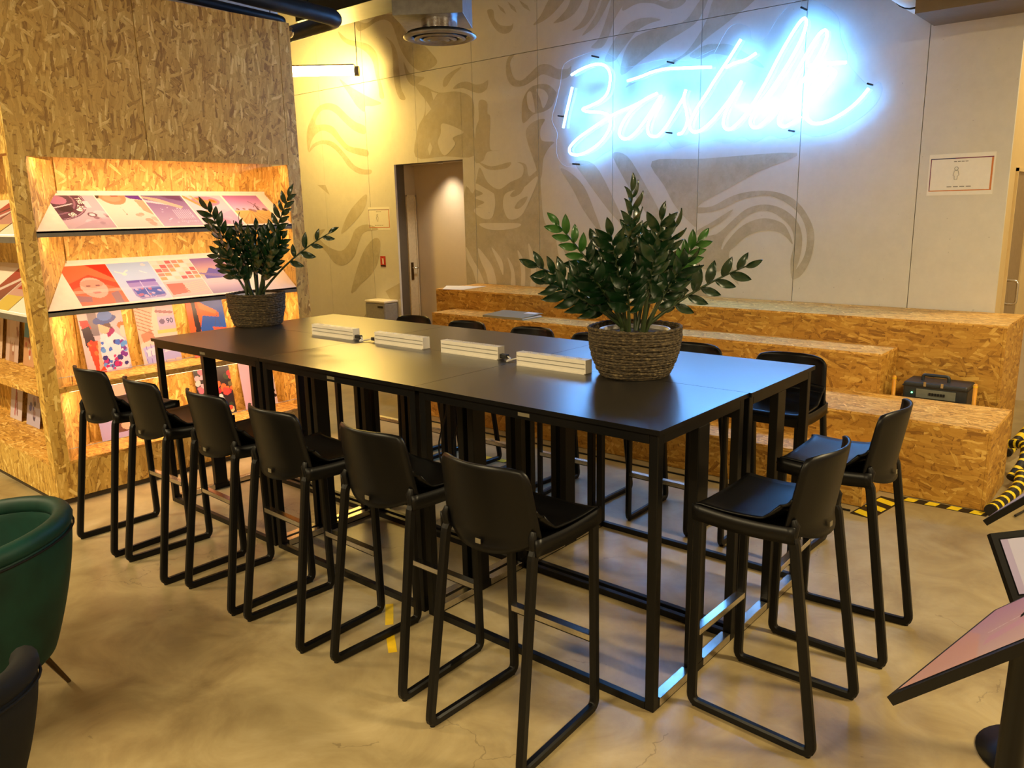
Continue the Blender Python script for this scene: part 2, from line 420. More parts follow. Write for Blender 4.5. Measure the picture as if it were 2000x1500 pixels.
# soffit beam above the right-hand end of the wall
struct(MB().box((-0.40, 4.02, 3.02), (4.5, YW, CEIL)).build('trim_1', M['ceil']))

# ------------------------------------------------------------------ lamps
def tube_lamp(a, b, label, power=0, r=0.045, lit='tube'):
    a, b = Vector(a), Vector(b); c = (a+b)/2; t = thing('tube_lamp', label, 'lamp', c)
    d = (b-a).normalized(); a2, b2 = a-c, b-c
    MB().tube([a2, b2], r, 16).build('glowing_tube', M[lit], t)
    n_ = Vector((-d.y, d.x, 0))
    MB().hexa([a2+n_*0.07+Vector((0, 0, r+0.012)), a2-n_*0.07+Vector((0, 0, r+0.012)), b2-n_*0.07+Vector((0, 0, r+0.012)), b2+n_*0.07+Vector((0, 0, r+0.012))], [a2+n_*0.05+Vector((0, 0, r+0.03)), a2-n_*0.05+Vector((0, 0, r+0.03)), b2-n_*0.05+Vector((0, 0, r+0.03)), b2+n_*0.05+Vector((0, 0, r+0.03))]).build('light_blocking_plate', M['galv'], t)  # plate added over the bare tube to block its upward light
    for e, s in ((a2, -1), (b2, 1)):
        MB().tube([e, e+d*0.05*s], r*1.25, 16).build('end_cap', M['galv'], t)
        MB().tube([e+d*0.03*s, e+d*0.03*s+Vector((0, 0, CEIL-c.z))], 0.004, 6).build('suspension_wire', M['black_metal'], t)
    if power:
        l = area_light('tube_light', (0, 0, -r-0.02), (0, 0, math.atan2(d.y, d.x)), (b-a).length, 0.12, power, WARM, t)
    return t
pa, pb = at_z(568, 142, 3.42), at_z(693, 139, 3.42)
pa = pa + (pa-pb).normalized()*0.5
tube_lamp(pa, pb, 'glowing warm yellow tube lamp hung before the concrete wall')
for i, (x, y, w) in enumerate(((-1.2, -3.4, 165), (2.4, -3.2, 140), (2.8, 1.4, 185), (-5.2, -2.8, 180))):  # last two tubes are unseen, added to brighten right side and left floor
    tube_lamp((x-0.7, y, 3.5), (x+0.7, y, 3.5), ['warm tube lamp hung above the open floor by the armchairs', 'warm tube lamp hung behind the display stands', 'unseen warm tube lamp added right of the tiered seating', 'unseen warm tube lamp added left of the board kiosk'][i], w, lit='ledstrip')
dl = thing('downlight', 'small round downlight in the top of the wall recess', 'lamp', (-5.75, 4.72, AZ-0.002))
MB().lathe([(0.028, -0.012), (0.034, -0.012), (0.034, 0.0), (0.028, 0.0)], seg=20).build('trim_ring', M['white'], dl)
sp = bpy.data.lights.new('downlight_beam', 'SPOT'); sp.energy = 60; sp.spot_size = 1.9; sp.spot_blend = 1.0; sp.color = (1, 0.82, 0.58); sp.shadow_soft_size = 0.08
so = bpy.data.objects.new('downlight_beam', sp); COL.objects.link(so); so.parent = dl; so.location = (0.05, -0.04, -0.02)
cl = thing('downlight', 'warm downlight in the ceiling of the corridor right of the wall', 'lamp', (1.2, 5.3, CEIL-0.02))
MB().lathe([(0.05, -0.015), (0.07, -0.015), (0.07, 0.01), (0.05, 0.01)], seg=24).build('trim_ring', M['white'], cl)
area_light('downlight_beam', (0, 0, -0.03), (0, 0, 0), 0.3, 0.3, 75, (1, 0.78, 0.42), cl)

# ------------------------------------------------------------------ mural on the concrete
c4 = lambda p: (560+p[0]/3.571, p[1]/3.571)
cA = lambda p: (560+p[0]/3.571, 350+p[1]/3.571)
cN = lambda p: (1060+p[0]/2.857, p[1]/2.857)
c7 = lambda p: (1040+p[0]/3.571, 340+p[1]/3.571)
DARK = [
 (c4, [(150,1060),(140,930),(170,830),(215,750),(280,720),(350,735),(420,800),(480,850),(545,880),(545,935),(470,910),(400,850),(340,790),(290,765),(240,775),(205,830),(205,870),(270,868),(330,890),(380,960),(440,1020),(560,1045),(565,1090),(500,1080),(420,1050),(360,990),(310,935),(250,910),(200,940),(170,990)]),
 (c4, [(155,1065),(180,1010),(240,980),(310,985),(360,1020),(420,1090),(470,1150),(530,1180),(590,1185),(580,1215),(500,1210),(430,1160),(380,1090),(320,1030),(260,1005),(200,1020)]),
 (c4, [(370,555),(430,595),(520,650),(600,690),(660,720),(600,740),(550,740),(540,780),(490,740),(450,680)]),
 (c4, [(480,150),(560,160),(640,110),(770,105),(800,180),(900,300),(960,320),(1010,370),(1050,430),(1010,475),(940,497),(880,465),(830,405),(790,330),(760,240),(730,165),(680,137),(620,155),(560,195),(500,215)]),
 (c4, [(360,220),(420,270),(500,290),(570,310),(620,360),(640,430),(645,520),(665,600),(680,680),(650,680),(640,600),(620,520),(600,430),(560,370),(500,330),(430,310),(380,270)]),
 (c4, [(690,255),(740,300),(770,370),(780,450),(790,540),(800,620),(830,690),(790,690),(760,620),(745,520),(740,420),(735,350),(720,300)]),
 (c4, [(815,430),(850,500),(900,530),(960,540),(930,570),(890,600),(850,570),(830,520)]),
 (c4, [(895,590),(960,600),(1060,645),(1200,640),(1300,700),(1305,900),(1310,1085),(1100,1090),(900,1095),(915,900),(960,800),(965,700),(930,650)]),
 (c4, [(1090,600),(1100,545),(1150,500),(1220,468),(1160,530),(1115,600)]),
 (c4, [(1160,620),(1200,580),(1260,570),(1320,590),(1370,580),(1405,560),(1395,620),(1350,650),(1300,640),(1230,615)]),
 (c4, [(1340,705),(1395,710),(1400,790),(1420,820),(1415,1000),(1430,1050),(1490,1050),(1400,1060),(1370,1120),(1310,1120),(1320,900),(1340,830)]),
 (c4, [(1340,1130),(1430,1160),(1560,1130),(1540,1170),(1450,1185),(1390,1175)]),
 (cA, [(1240,90),(1300,100),(1330,-30),(1350,-80),(1400,20),(1480,70),(1560,20),(1640,-20),(1650,-90),(1610,-120),(1670,-100),(1690,-20),(1760,-60),(1775,100),(1800,300),(1900,420),(2000,560),(2000,772),(1240,745)]),
 (c4, [(1650,860),(1640,770),(1650,690),(1690,620),(1750,590),(1820,590),(1870,630),(1880,660),(1850,740),(1790,780),(1720,800)]),
 (c4, [(1530,470),(1545,400),(1590,380),(1560,430),(1565,490),(1590,550),(1640,560),(1700,510),(1760,455),(1830,450),(1890,480),(1960,480),(1985,460),(1970,530),(1900,555),(1830,530),(1780,520),(1720,560),(1650,600),(1580,600),(1540,550)]),
 (c4, [(1670,910),(1720,850),(1800,830),(1770,900),(1780,980),(1865,990),(1830,1030),(1790,1110),(1780,1220),(1760,1250),(1740,1170),(1710,1080),(1680,990)]),
 (c4, [(1400,70),(1440,70),(1450,130),(1490,175),(1560,180),(1580,160),(1570,210),(1530,235),(1480,225),(1440,180),(1410,120)]),
 (c4, [(1470,30),(1510,60),(1530,100),(1490,70)]), (c4, [(1540,10),(1590,50),(1605,90),(1565,60)]), (c4, [(1620,0),(1680,40),(1700,80),(1650,50)]),
 (c4, [(1850,-30),(1950,-30),(1880,70),(1800,140),(1720,175),(1770,110)]),
 (cN, [(60,130),(130,110),(190,60),(230,-30),(170,-30),(140,40),(100,90)]),
 (cN, [(165,170),(230,150),(280,90),(310,20),(330,-30),(275,-30),(250,60),(210,130)]),
 (cN, [(220,200),(290,150),(330,90),(370,10),(390,-30),(345,-30),(310,60),(270,130)]),
 (cN, [(270,265),(330,265),(370,200),(400,110),(450,30),(500,-30),(400,-30),(370,60),(340,150),(310,220)]),
 (cN, [(450,60),(530,20),(620,20),(700,50),(760,40),(800,0),(740,-20),(690,10),(600,-10),(500,-20),(450,30)]),
 (cN, [(345,340),(380,260),(430,180),(500,120),(580,100),(660,110),(600,130),(530,170),(480,230),(430,300),(400,340)]),
 (cN, [(440,420),(450,310),(500,220),(600,170),(700,150),(800,110),(880,0),(930,-30),(870,110),(780,180),(680,240),(560,330)]),
 (cN, [(460,490),(560,410),(700,350),(800,290),(880,180),(920,100),(980,-30),(1200,-30),(1050,110),(920,210),(830,290),(700,370),(560,440)]),
 (cN, [(820,310),(900,255),(980,245),(1060,255),(1200,340),(1230,380),(1100,330),(960,300),(880,330)]),
 (cN, [(610,900),(900,885),(1420,853),(1200,960),(1000,1070),(870,1150),(860,1260),(820,1240),(740,1150),(680,1040)]),
 (cN, [(100,945),(150,960),(230,1040),(290,1180),(330,1300),(290,1260),(220,1160),(170,1060)]),
 (cN, [(180,905),(290,920),(400,1120),(450,1250),(390,1200),(320,1110),(240,1000)]),
 (cN, [(390,860),(470,870),(560,1010),(680,1240),(620,1240),(530,1120),(450,990)]),
 (c7, [(1135,235),(1250,225),(1400,150),(1550,118),(1700,125),(1830,180),(1920,290),(1965,420),(1940,590),(1880,700),(1820,735),(1805,700),(1850,650),(1900,560),(1915,430),(1880,310),(1800,220),(1700,165),(1600,150),(1450,180),(1300,250),(1140,272)]),
 (c7, [(1140,450),(1280,420),(1400,320),(1500,240),(1620,212),(1740,240),(1840,320),(1880,430),(1870,560),(1830,680),(1805,710),(1800,600),(1825,480),(1800,370),(1700,280),(1600,255),(1500,290),(1420,360),(1340,450),(1300,560),(1250,600),(1140,640)]),
 (c7, [(1320,540),(1400,420),(1500,340),(1620,308),(1740,340),(1790,410),(1815,490),(1770,440),(1700,400),(1600,395),(1500,430),(1420,500),(1370,570),(1440,775),(1340,640)]),
 (c7, [(1140,400),(1260,330),(1400,245),(1310,340),(1140,430)]),
 (c7, [(1140,480),(1330,530),(1370,600),(1300,680),(1100,650),(1000,760),(900,700),(960,560)]),
 (c7, [(1190,790),(1330,866),(1100,850)]), (c7, [(1000,780),(1100,850),(930,845)]),
 (cA, [(190,430),(200,370),(270,350),(230,410),(290,470),(380,500),(440,440),(480,350),(560,315),(640,350),(540,370),(500,450),(470,540),(400,600),(330,580),(270,500)]),
 (cA, [(215,40),(270,40),(300,110)]),
 (cA, [(450,790),(520,540),(600,420),(650,430),(640,560),(600,650),(520,730)]),
 (cA, [(380,380),(430,240),(520,130),(560,110),(545,200),(470,300)]),
 (cA, [(540,960),(580,890),(620,950)]), (cA, [(690,780),(795,720),(795,830),(740,870)]),
]
LIGHT = [
 (c4, [(1008,638),(1055,650),(1025,700)]), (c4, [(972,700),(1010,760),(968,810)]), (c4, [(1090,860),(1235,920),(1160,960),(1175,1010),(1100,1085),(1055,1000),(1075,930)]), (c4, [(998,1085),(1018,1030),(1000,990),(985,1040)]),
 (cA, [(1300,60),(1370,100),(1310,130),(1380,160),(1330,190),(1370,200),(1320,200),(1310,230),(1370,275),(1430,270),(1455,190),(1450,110),(1430,90),(1380,60),(1320,30)]),
 (cA, [(1520,110),(1510,190),(1540,270),(1590,280),(1640,250),(1680,180),(1740,40),(1745,-20),(1650,60),(1570,80)]),
 (cA, [(1345,310),(1480,305),(1630,310),(1600,340),(1480,355),(1390,345)]),
 (cA, [(1250,470),(1300,560),(1350,650),(1380,735),(1330,735),(1300,640),(1260,560)]),
 (cA, [(1335,480),(1390,540),(1440,620),(1465,740),(1415,740),(1390,650),(1350,560)]),
 (cA, [(1430,475),(1480,530),(1510,590),(1510,670),(1480,600),(1450,530)]),
 (cA, [(1540,545),(1580,610),(1595,690),(1595,750),(1565,745),(1565,650)]),
 (cA, [(1610,495),(1650,560),(1665,650),(1660,755),(1635,755),(1635,630)]),
 (cA, [(1685,450),(1720,520),(1740,630),(1735,755),(1700,755),(1705,650)]),
 (cA, [(1880,400),(1960,560),(2000,700),(1960,770),(1920,650)]),
 (c4, [(1680,650),(1705,640),(1722,700),(1732,785),(1690,760),(1675,700)]),
 (c4, [(1742,622),(1795,628),(1825,680),(1790,755),(1768,690)]),
]
DARK2 = [(cA, [(1560,110),(1600,70),(1655,55),(1630,100),(1580,125)]), (cA, [(1590,200),(1620,150),(1680,120),(1660,170),(1620,205)])]
def clip(poly, ax, lim, sgn):
    out = []
    for i, p in enumerate(poly):
        q = poly[(i+1) % len(poly)]; a = (p[ax]-lim)*sgn; b = (q[ax]-lim)*sgn
        if a >= 0: out.append(p)
        if (a > 0 > b) or (a < 0 < b):
            t = a/(a-b); out.append((p[0]+(q[0]-p[0])*t, p[1]+(q[1]-p[1])*t))
    return out
def paint(name, shapes, mat, off):
    mb = MB()
    for si, (fn, pts) in enumerate(shapes):
        wp = []
        for p in pts:
            w = at_y(*fn(p), YW); wp.append((w.x, w.z))
        sm = [(v[0], v[1]) for v in catmull([(x, z, 0) for x, z in wp], 4, True)] if len(wp) > 4 else wp
        for x0, x1, z0, z1, k in rects:
            q = sm
            for ax, lim, sg in ((0, x0+G, 1), (0, x1-G, -1), (1, z0+G, 1), (1, z1-G, -1)):
                if q: q = clip(q, ax, lim, sg)
            if len(q) >= 3:
                ar = sum(q[i][0]*q[(i+1) % len(q)][1]-q[(i+1) % len(q)][0]*q[i][1] for i in range(len(q)))
                if ar < 0: q = q[::-1]
                mb.add([(x, YW-off-si*0.00002, z) for x, z in q], [tuple(range(len(q)))])
    return mb.build(name, mat, wall_back, fix=False)
paint('mural_raw_patches', DARK, M['raw'], 0.0006)
paint('mural_pale_patches', LIGHT, M['pale'], 0.0022)
paint('mural_detail_patches', DARK2, M['raw'], 0.0030)

# ------------------------------------------------------------------ neon sign
n5 = lambda p: (1080+p[0]/4.545, p[1]/4.545)
n6 = lambda p: (1380+p[0]/4.545, p[1]/4.545)
NEON = [
 (n5, [(172,775),(150,870),(122,990),(92,1135)]),
 (n5, [(165,665),(240,620),(330,582),(410,568),(470,590),(505,650),(505,740),(480,830),(420,895),(330,940),(265,968),(300,990),(390,995),(460,1010),(505,1060),(500,1140),(440,1240),(350,1320),(240,1372),(160,1365),(150,1310),(220,1230),(330,1150),(450,1070),(560,1005),(700,945),(830,880),(925,828)]),
 (n5, [(925,828),(820,880),(700,980),(620,1090),(590,1190),(640,1235),(720,1190),(810,1080),(890,960),(960,850),(900,980),(845,1100),(850,1190),(920,1210),(1000,1130),(1080,1000),(1160,860),(1180,795),(1160,880),(1185,990),(1190,1090),(1150,1175),(1110,1190)]),
 (n5, [(662,718),(780,680),(880,640),(1000,612),(1200,602),(1405,596)]),
 (n6, [(305,350),(200,520),(80,700),(0,830),(-90,970),(-150,1100),(-120,1170),(-40,1150),(60,1060),(170,930),(260,800),(312,722)]),
 (n6, [(440,472),(350,530),(250,560),(170,600)]),
 (n6, [(312,722),(240,860),(170,1000),(150,1110),(200,1150),(280,1090),(380,970),(520,740),(660,470),(790,250),(860,165),(885,200),(850,330),(740,540),(600,760),(470,930),(395,1050),(400,1120),(460,1125),(560,1030),(680,860),(820,600),(960,360),(1040,270),(1070,310),(1020,450),(900,650),(760,850),(660,1000),(640,1090),(690,1125),(760,1090),(838,1035)]),
 (n6, [(690,965),(760,940),(825,915)]),
 (n6, [(1240,552),(1120,558),(1000,565),(900,585)]),
 (n6, [(880,940),(960,860),(1060,740),(1120,640),(1080,610),(1000,680),(920,800),(870,920),(870,1020),(930,1090),(1030,1090),(1150,1040),(1280,955),(1370,870),(1440,785)]),
]
NY = YW-0.14
sign_c = at_y(1400, 180, NY)
sign = thing('neon_sign', 'glowing blue white neon script sign on the concrete wall', 'sign', sign_c)
for fn, pts in NEON:
    path = [at_y(*fn(p), NY-0.006*(i % 2))-sign_c for i, p in enumerate(pts)]
    MB().tube(catmull(path, 5), 0.0115, 8).build('neon_tube', M['neon'], sign)
OUT = [(n5, [(30,1270),(45,1400),(130,1480),(330,1450),(520,1330),(760,1330),(900,1310),(1000,1240),(1080,1320),(1230,1280),(1430,1250)]),
       (n6, [(70,1245),(200,1275),(310,1215),(430,1265),(560,1200),(680,1235),(830,1180),(960,1215),(1140,1175),(1350,1060),(1500,930),(1560,800),(1530,725),(1440,760)]),
       (n6, [(1260,570),(1250,480),(1190,330),(1170,160),(1050,50),(870,-10),(760,30),(640,150),(500,360),(400,340),(380,250),(270,210),(180,270),(70,470)]),
       (n5, [(1430,440),(1200,540),(1000,520),(640,600),(560,520),(420,450),(260,490),(100,570),(70,720),(30,900),(-10,1060),(40,1180)])]
ov = []
for fn, pts in OUT:
    ov += [at_y(*fn(p), YW-0.11)-sign_c for p in (pts)]
ov = catmull(ov, 3, True)
def flatten(p): return Vector((p.x, YW-0.11-sign_c.y, p.z))
ov = [flatten(p) for p in ov]
MB().prism(ov, (0, 0.004, 0)).build('acrylic_backing', M['acrylic'], sign)
MB().tube([p-Vector((0, 0.001, 0)) for p in ov], 0.0011, 5, True).build('backing_edge', M['acrylic_edge'], sign)
for fn, p in ((n5,(345,495)),(n5,(1015,547)),(n5,(1000,1175)),(n5,(175,1455)),(n5,(45,1028)),(n6,(730,1158)),(n6,(840,65)),(n6,(1430,742))):
    q = at_y(*fn(p), YW-0.116)-sign_c
    MB().tube([q, q+Vector((0, 0.113, 0))], 0.008, 10).build('standoff_bolt', M['black_metal'], sign)
q0 = at_y(1563, 20, YW-0.03)-sign_c
MB().tube(catmull([q0, q0+Vector((0.02, 0, 0.25)), q0+Vector((-0.03, 0, 0.6)), q0+Vector((0, 0, 1.2))], 5), 0.004, 6).build('supply_cable', M['wcable'], sign)

# ------------------------------------------------------------------ strand board kiosk with lit niches
XF, YK0, YK1, ZT = -4.0, -0.48, 1.50, 3.14
XB, YN0, YN1, NZ0, NZ1 = -4.35, -0.39, 1.39, 0.275, 2.135
YBL = -0.12; XL0, XL1, YLB = -4.085, -6.1, -0.13
ks = thing('display_kiosk', 'tall strand board kiosk with glowing display niches', 'kiosk', (-5.2, 0.5, 0))
KO = Vector((5.2, -0.5, 0))
def kp(mb, name, mat, bevel=0.0):
    mb.v = [tuple(Vector(v)+KO) for v in mb.v]
    o = mb.build(name, M[mat], ks, bevel); return o
def kpart(name, mat, a, b, bevel=0.0): return kp(MB().box(a, b), name, mat, bevel)
g = 0.002
for y0, y1 in ((YK0, 0.343), (0.343, 1.40), (1.40, YK1)): kpart('header_board', 'osbv', (XF, y0+g, NZ1), (XF-0.02, y1-g, ZT))
for x0, x1 in ((XF-0.02, -5.2), (-5.2, -6.4)): kpart('header_board', 'osbv', (x0-g, YK0, NZ1+0.015), (x1+g, YK0+0.02, ZT))
kpart('roof_board', 'osbh', (XF-0.02, YK0+0.02, ZT-0.02), (-6.4, YK1, ZT-0.002))
kpart('back_wall_board', 'osbv', (-6.4, YK0, 0), (-6.42, YK1, ZT))
kpart('end_wall_board', 'osbv', (XB-0.02, YK1-0.02, 0.05), (-6.4, YK1, ZT-0.02))
post = [(XF, YK0), (XF, YN0), (XB, YBL), (XB-0.01, YLB), (XL0, YK0)]
kp(MB().prism([(x, y, NZ0-0.02) for x, y in post], (0, 0, NZ1-NZ0+0.02)), 'corner_post', 'osbv')
kpart('side_post', 'osbv', (XF, YN1, NZ0-0.02), (XB, YK1, NZ1))
kpart('base_board', 'osbv', (XF, YK0, 0.035), (XF-0.02, YK1, NZ0-0.02))
kpart('base_board', 'osbv', (XF-0.02, YK0, 0.035), (-6.4, YK0+0.02, NZ0-0.02))
kpart('plinth', 'plinth', (XF-0.012, YK0+0.012, 0), (-6.38, YK1-0.02, 0.035))
kpart('niche_back_board', 'osbv', (XB, YLB+0.02, NZ0), (XB-0.02, YN1+0.1, NZ1+0.05))
kpart('niche_back_board', 'osbv', (XB-0.02, YLB, NZ0), (-6.3, YLB+0.02, NZ1+0.06))
kpart('niche_ceiling_board', 'osbh', (XF-0.02, YN0-0.05, NZ1+0.03), (XB, YN1, NZ1+0.05))
kpart('niche_ceiling_board', 'osbh', (XL0+0.0, YK0+0.02, NZ1+0.045), (-6.3, YLB, NZ1+0.06))
def slab(z0f, z1f, z0b, z1b, name, mat):     # a shelf across the front niche, following the splayed corner
    e = 0.003
    lo = [(XF, YN0+e, z0f), (XF, YN1-e, z0f), (XB, YN1-e, z0b), (XB, YBL+e, z0b)]
    hi = [(XF, YN0+e, z1f), (XF, YN1-e, z1f), (XB, YN1-e, z1b), (XB, YBL+e, z1b)]
    return kp(MB().hexa(lo, hi), name, mat)
def slab_left(z0f, z1f, z0b, z1b, name, mat):
    lo = [(XL1, YK0, z0f), (XL0-0.003, YK0, z0f), (XB-0.013, YLB, z0b), (XL1, YLB, z0b)]
    hi = [(x, y, z) for (x, y, _), z in zip(lo, (z1f, z1f, z1b, z1b))]
    return kp(MB().hexa(lo, hi), name, mat)
slab(NZ0-0.02, NZ0, NZ0-0.02, NZ0, 'bottom_ledge', 'osbt'); slab_left(NZ0-0.02, NZ0, NZ0-0.02, NZ0, 'bottom_ledge', 'osbt')
slab(0.714, 0.750, 0.714, 0.750, 'middle_ledge', 'osbt'); slab_left(0.70, 0.740, 0.70, 0.740, 'middle_ledge', 'osbt')
for zf, zb in ((1.703, 1.945), (1.225, 1.50)):
    s = slab(zf-0.012, zf, zb-0.012, zb, 'sloped_shelf', 'shelf_white')
    kp(MB().box((XF, YN0+0.002, zf-0.036), (XF-0.012, YN1-0.002, zf-0.001)), 'shelf_edge_strip', 'shelf_edge')
    kp(MB().box((XB+0.02, YN0+0.27, zb-0.03), (XB, YN1-0.002, zb+0.006)), 'shelf_back_strip', 'shelf_white')
    slab_left(zf-0.042, zf-0.03, zb-0.042, zb-0.03, 'sloped_shelf', 'shelf_white')
    kp(MB().box((XL1, YK0-0.001, zf-0.066), (XL0-0.003, YK0+0.012, zf-0.03)), 'shelf_edge_strip', 'shelf_edge')
for z0, h in ((0.75, 0.055), (NZ0, 0.07)):
    kpart('acrylic_lip', 'acrylic', (XF-0.022, YN0+0.01, z0), (XF-0.025, YN1-0.01, z0+h))
    kpart('lip_edge', 'acrylic_edge', (XF-0.0215, YN0+0.01, z0+h), (XF-0.0255, YN1-0.01, z0+h+0.003))
    for y in (-0.30, 0.56, 1.1): kpart('lip_clip', 'black_metal', (XF-0.0205, y, z0), (XF-0.0225, y+0.003, z0+h))
LEDC = (1.0, 0.62, 0.34)
for z, xo, pw in ((NZ1+0.030, 0.030, 11), (1.686, 0.016, 8), (1.208, 0.016, 14), (0.7138, 0.002, 13)):
    st = kpart('led_strip', 'ledstrip', (XF-xo, YN0+0.06, z), (XF-xo-0.012, YN1-0.05, z-0.0015))
    area_light('niche_light', Vector((XF-xo-0.007, (YN0+YN1)/2, z-0.002))+KO, (0, 0.3, 0), 0.012, 1.6, pw, LEDC, ks)
    st = kpart('led_strip', 'ledstrip', (XL1+0.05, YK0+xo, z), (XL0-0.06, YK0+xo+0.012, z-0.006))
    area_light('niche_light', Vector(((XL0+XL1)/2, YK0+xo+0.007, z-0.002))+KO, (0.3, 0, 0), 1.8, 0.012, pw*0.9, LEDC, ks)

# ------------------------------------------------------------------ printed sheets: flat inked grids
class Cv:
    def __init__(s, w=60, h=84):
        s.w, s.h = w, h; s.u, s.v = np.meshgrid((np.arange(w)+0.5)/w, (np.arange(h)+0.5)/h); s.a = np.zeros((h, w, 3)); s.r = np.random.RandomState(w+h)
    def fill(s, c): s.a[:] = c; return s
    def grad(s, lo, hi, v0=0, v1=1):
        k = np.clip((s.v-v0)/(v1-v0), 0, 1)[..., None]; m = (s.v >= v0) & (s.v <= v1)
        s.a[m] = (np.array(lo)*(1-k)+np.array(hi)*k)[m]; return s
    def put(s, m, c, al=1.0): s.a[m] = s.a[m]*(1-al)+np.array(c)*al; return s
    def ell(s, cx, cy, rx, ry, c, ang=0, al=1.0, inner=0):
        du, dv = s.u-cx, (s.v-cy)*1.4; ca, sa = math.cos(ang), math.sin(ang)
        d = ((du*ca+dv*sa)/rx)**2+((dv*ca-du*sa)/(ry*1.4))**2; return s.put((d < 1) & (d >= inner*inner), c, al)
    def poly(s, pts, c, al=1.0):
        ins = np.zeros(s.u.shape, bool); n = len(pts)
        for i in range(n):
            x0, y0 = pts[i]; x1, y1 = pts[(i+1) % n]
            if y0 == y1: continue
            cr = ((s.v >= min(y0, y1)) & (s.v < max(y0, y1)) & (s.u < x0+(s.v-y0)*(x1-x0)/(y1-y0))); ins ^= cr
        return s.put(ins, c, al)
    def rect(s, x0, y0, x1, y1, c, al=1.0): return s.put((s.u >= x0) & (s.u < x1) & (s.v >= y0) & (s.v < y1), c, al)
    def line(s, pts, w, c, al=1.0):
        for (x0, y0), (x1, y1) in zip(pts, pts[1:]):
            dx, dy = x1-x0, (y1-y0)*1.4; L = dx*dx+dy*dy+1e-9
            t = np.clip(((s.u-x0)*dx+(s.v-y0)*1.4*dy)/L, 0, 1); d = np.hypot(s.u-x0-t*dx, (s.v-y0)*1.4-t*dy); s.put(d < w, c, al)
        return s
    def spots(s, n, cols, box, r0, r1):
        for k in range(n):
            x = s.r.uniform(box[0], box[2]); y = s.r.uniform(box[1], box[3]); r = s.r.uniform(r0, r1)
            s.ell(x, y, r, r*0.7*s.r.uniform(0.7, 1.3), cols[k % len(cols)], s.r.uniform(0, 3))
        return s
def sheet(label, cv, o, u, v, cat='poster', group=None, name='poster'):
    o, u, v = Vector(o), Vector(u), Vector(v); n = u.cross(v).normalized()
    vs = [u*(i/cv.w)+v*(j/cv.h) for j in range(cv.h+1) for i in range(cv.w+1)]
    fs = [(j*(cv.w+1)+i, j*(cv.w+1)+i+1, (j+1)*(cv.w+1)+i+1, (j+1)*(cv.w+1)+i) for j in range(cv.h) for i in range(cv.w)]
    me = bpy.data.meshes.new(name); me.from_pydata(vs, [], fs); me.materials.append(M['print'])
    at = me.color_attributes.new('Ink', 'FLOAT_COLOR', 'CORNER')
    a = np.clip(cv.a/255.0*np.array([0.86, 0.86, 0.92]), 0, 1); a = np.where(a <= 0.04045, a/12.92, ((a+0.055)/1.055)**2.4).reshape(-1, 3)
    buf = np.ones((len(fs)*4, 4), np.float32); buf[:, :3] = np.repeat(a, 4, axis=0)
    at.data.foreach_set('color', buf.ravel())
    ob = bpy.data.objects.new(name, me); COL.objects.link(ob); ob.location = o
    return tag(ob, label, cat, group)
def lettering(text, size, parent, u, v, pos, ang, mat, name='lettering'):
    c = bpy.data.curves.new(name, 'FONT'); c.body = text; c.size = size; c.align_x = 'CENTER'; c.align_y = 'CENTER'; c.materials.append(M[mat]); c.offset = 0.0006
    o = bpy.data.objects.new(name, c); COL.objects.link(o); o.parent = parent
    U, V = Vector(u).normalized(), Vector(v).normalized(); N = U.cross(V)
    ca, sa = math.cos(ang), math.sin(ang); X = U*ca+V*sa; Y = V*ca-U*sa
    p = Vector(u)*pos[0]+Vector(v)*pos[1]+N*0.001
    bpy.context.view_layer.update()
    me = bpy.data.meshes.new_from_object(o.evaluated_get(bpy.context.evaluated_depsgraph_get())); bpy.data.objects.remove(o)
    o = bpy.data.objects.new(name, me); COL.objects.link(o); o.parent = parent
    o.matrix_local = Matrix(((X.x, Y.x, N.x, p.x), (X.y, Y.y, N.y, p.y), (X.z, Y.z, N.z, p.z), (0, 0, 0, 1)))
    return o
watch = Cv().fill((214,190,200)).ell(-.12,.86,.86,.62,(96,58,80)).ell(-.12,.86,.84,.60,(186,150,166),inner=.97).ell(-.12,.86,.64,.46,(150,112,132)).ell(-.12,.86,.6,.43,(92,64,80)).ell(.16,.86,.2,.14,(186,130,158)).ell(.22,.60,.16,.11,(60,44,54)).line([(.0,.62),(.42,.74)],.02,(240,220,224)).rect(.66,.62,.78,.82,(236,220,220)).ell(.86,.42,.16,.11,(232,212,214)).ell(.68,.40,.1,.07,(120,86,100)).ell(.68,.40,.06,.045,(240,230,230)).spots(14,[(232,214,220),(150,118,134),(200,170,182)],(.45,.05,1,.6),.02,.07).poly([(.1,0),(1,0),(1,.28),(.55,.22),(.3,.1)],(196,170,186),.7)
tee = Cv().fill((246,226,204)).poly([(.62,1),(.98,1),(1,.84),(.72,.9)],(96,40,150)).ell(.36,1.0,.30,.30,(226,150,108)).ell(.34,.92,.2,.12,(236,168,128)).ell(.42,.985,.09,.025,(160,70,60)).poly([(.8,.86),(1,.84),(1,.36),(.84,.5)],(232,170,136)).spots(9,[(238,196,172),(226,176,150)],(.62,.04,.98,.4),.05,.09).ell(.40,.40,.025,.02,(150,130,110)).line([(.4,.42),(.38,.62)],.006,(200,180,150)).poly([(0,1),(.1,1),(.04,.9),(0,.9)],(70,50,40))
wash = Cv().grad((206,186,206),(112,86,140)).poly([(0,.86),(.5,.72),(.55,.66),(.0,.78)],(224,206,220)).poly([(.0,.98),(.35,.9),(.85,.62),(.75,.55),(.3,.78),(0,.92)],(234,184,156)).poly([(.45,1),(.95,1),(.95,.8),(.62,.9)],(96,58,110)).spots(24,[(240,232,244),(170,150,190),(222,204,226)],(.2,.05,.95,.6),.01,.03)
for k in range(9): wash.line([(.5+.05*k,.55),(.5+.05*k+.02,.12)],.007,(238,228,240),.8)
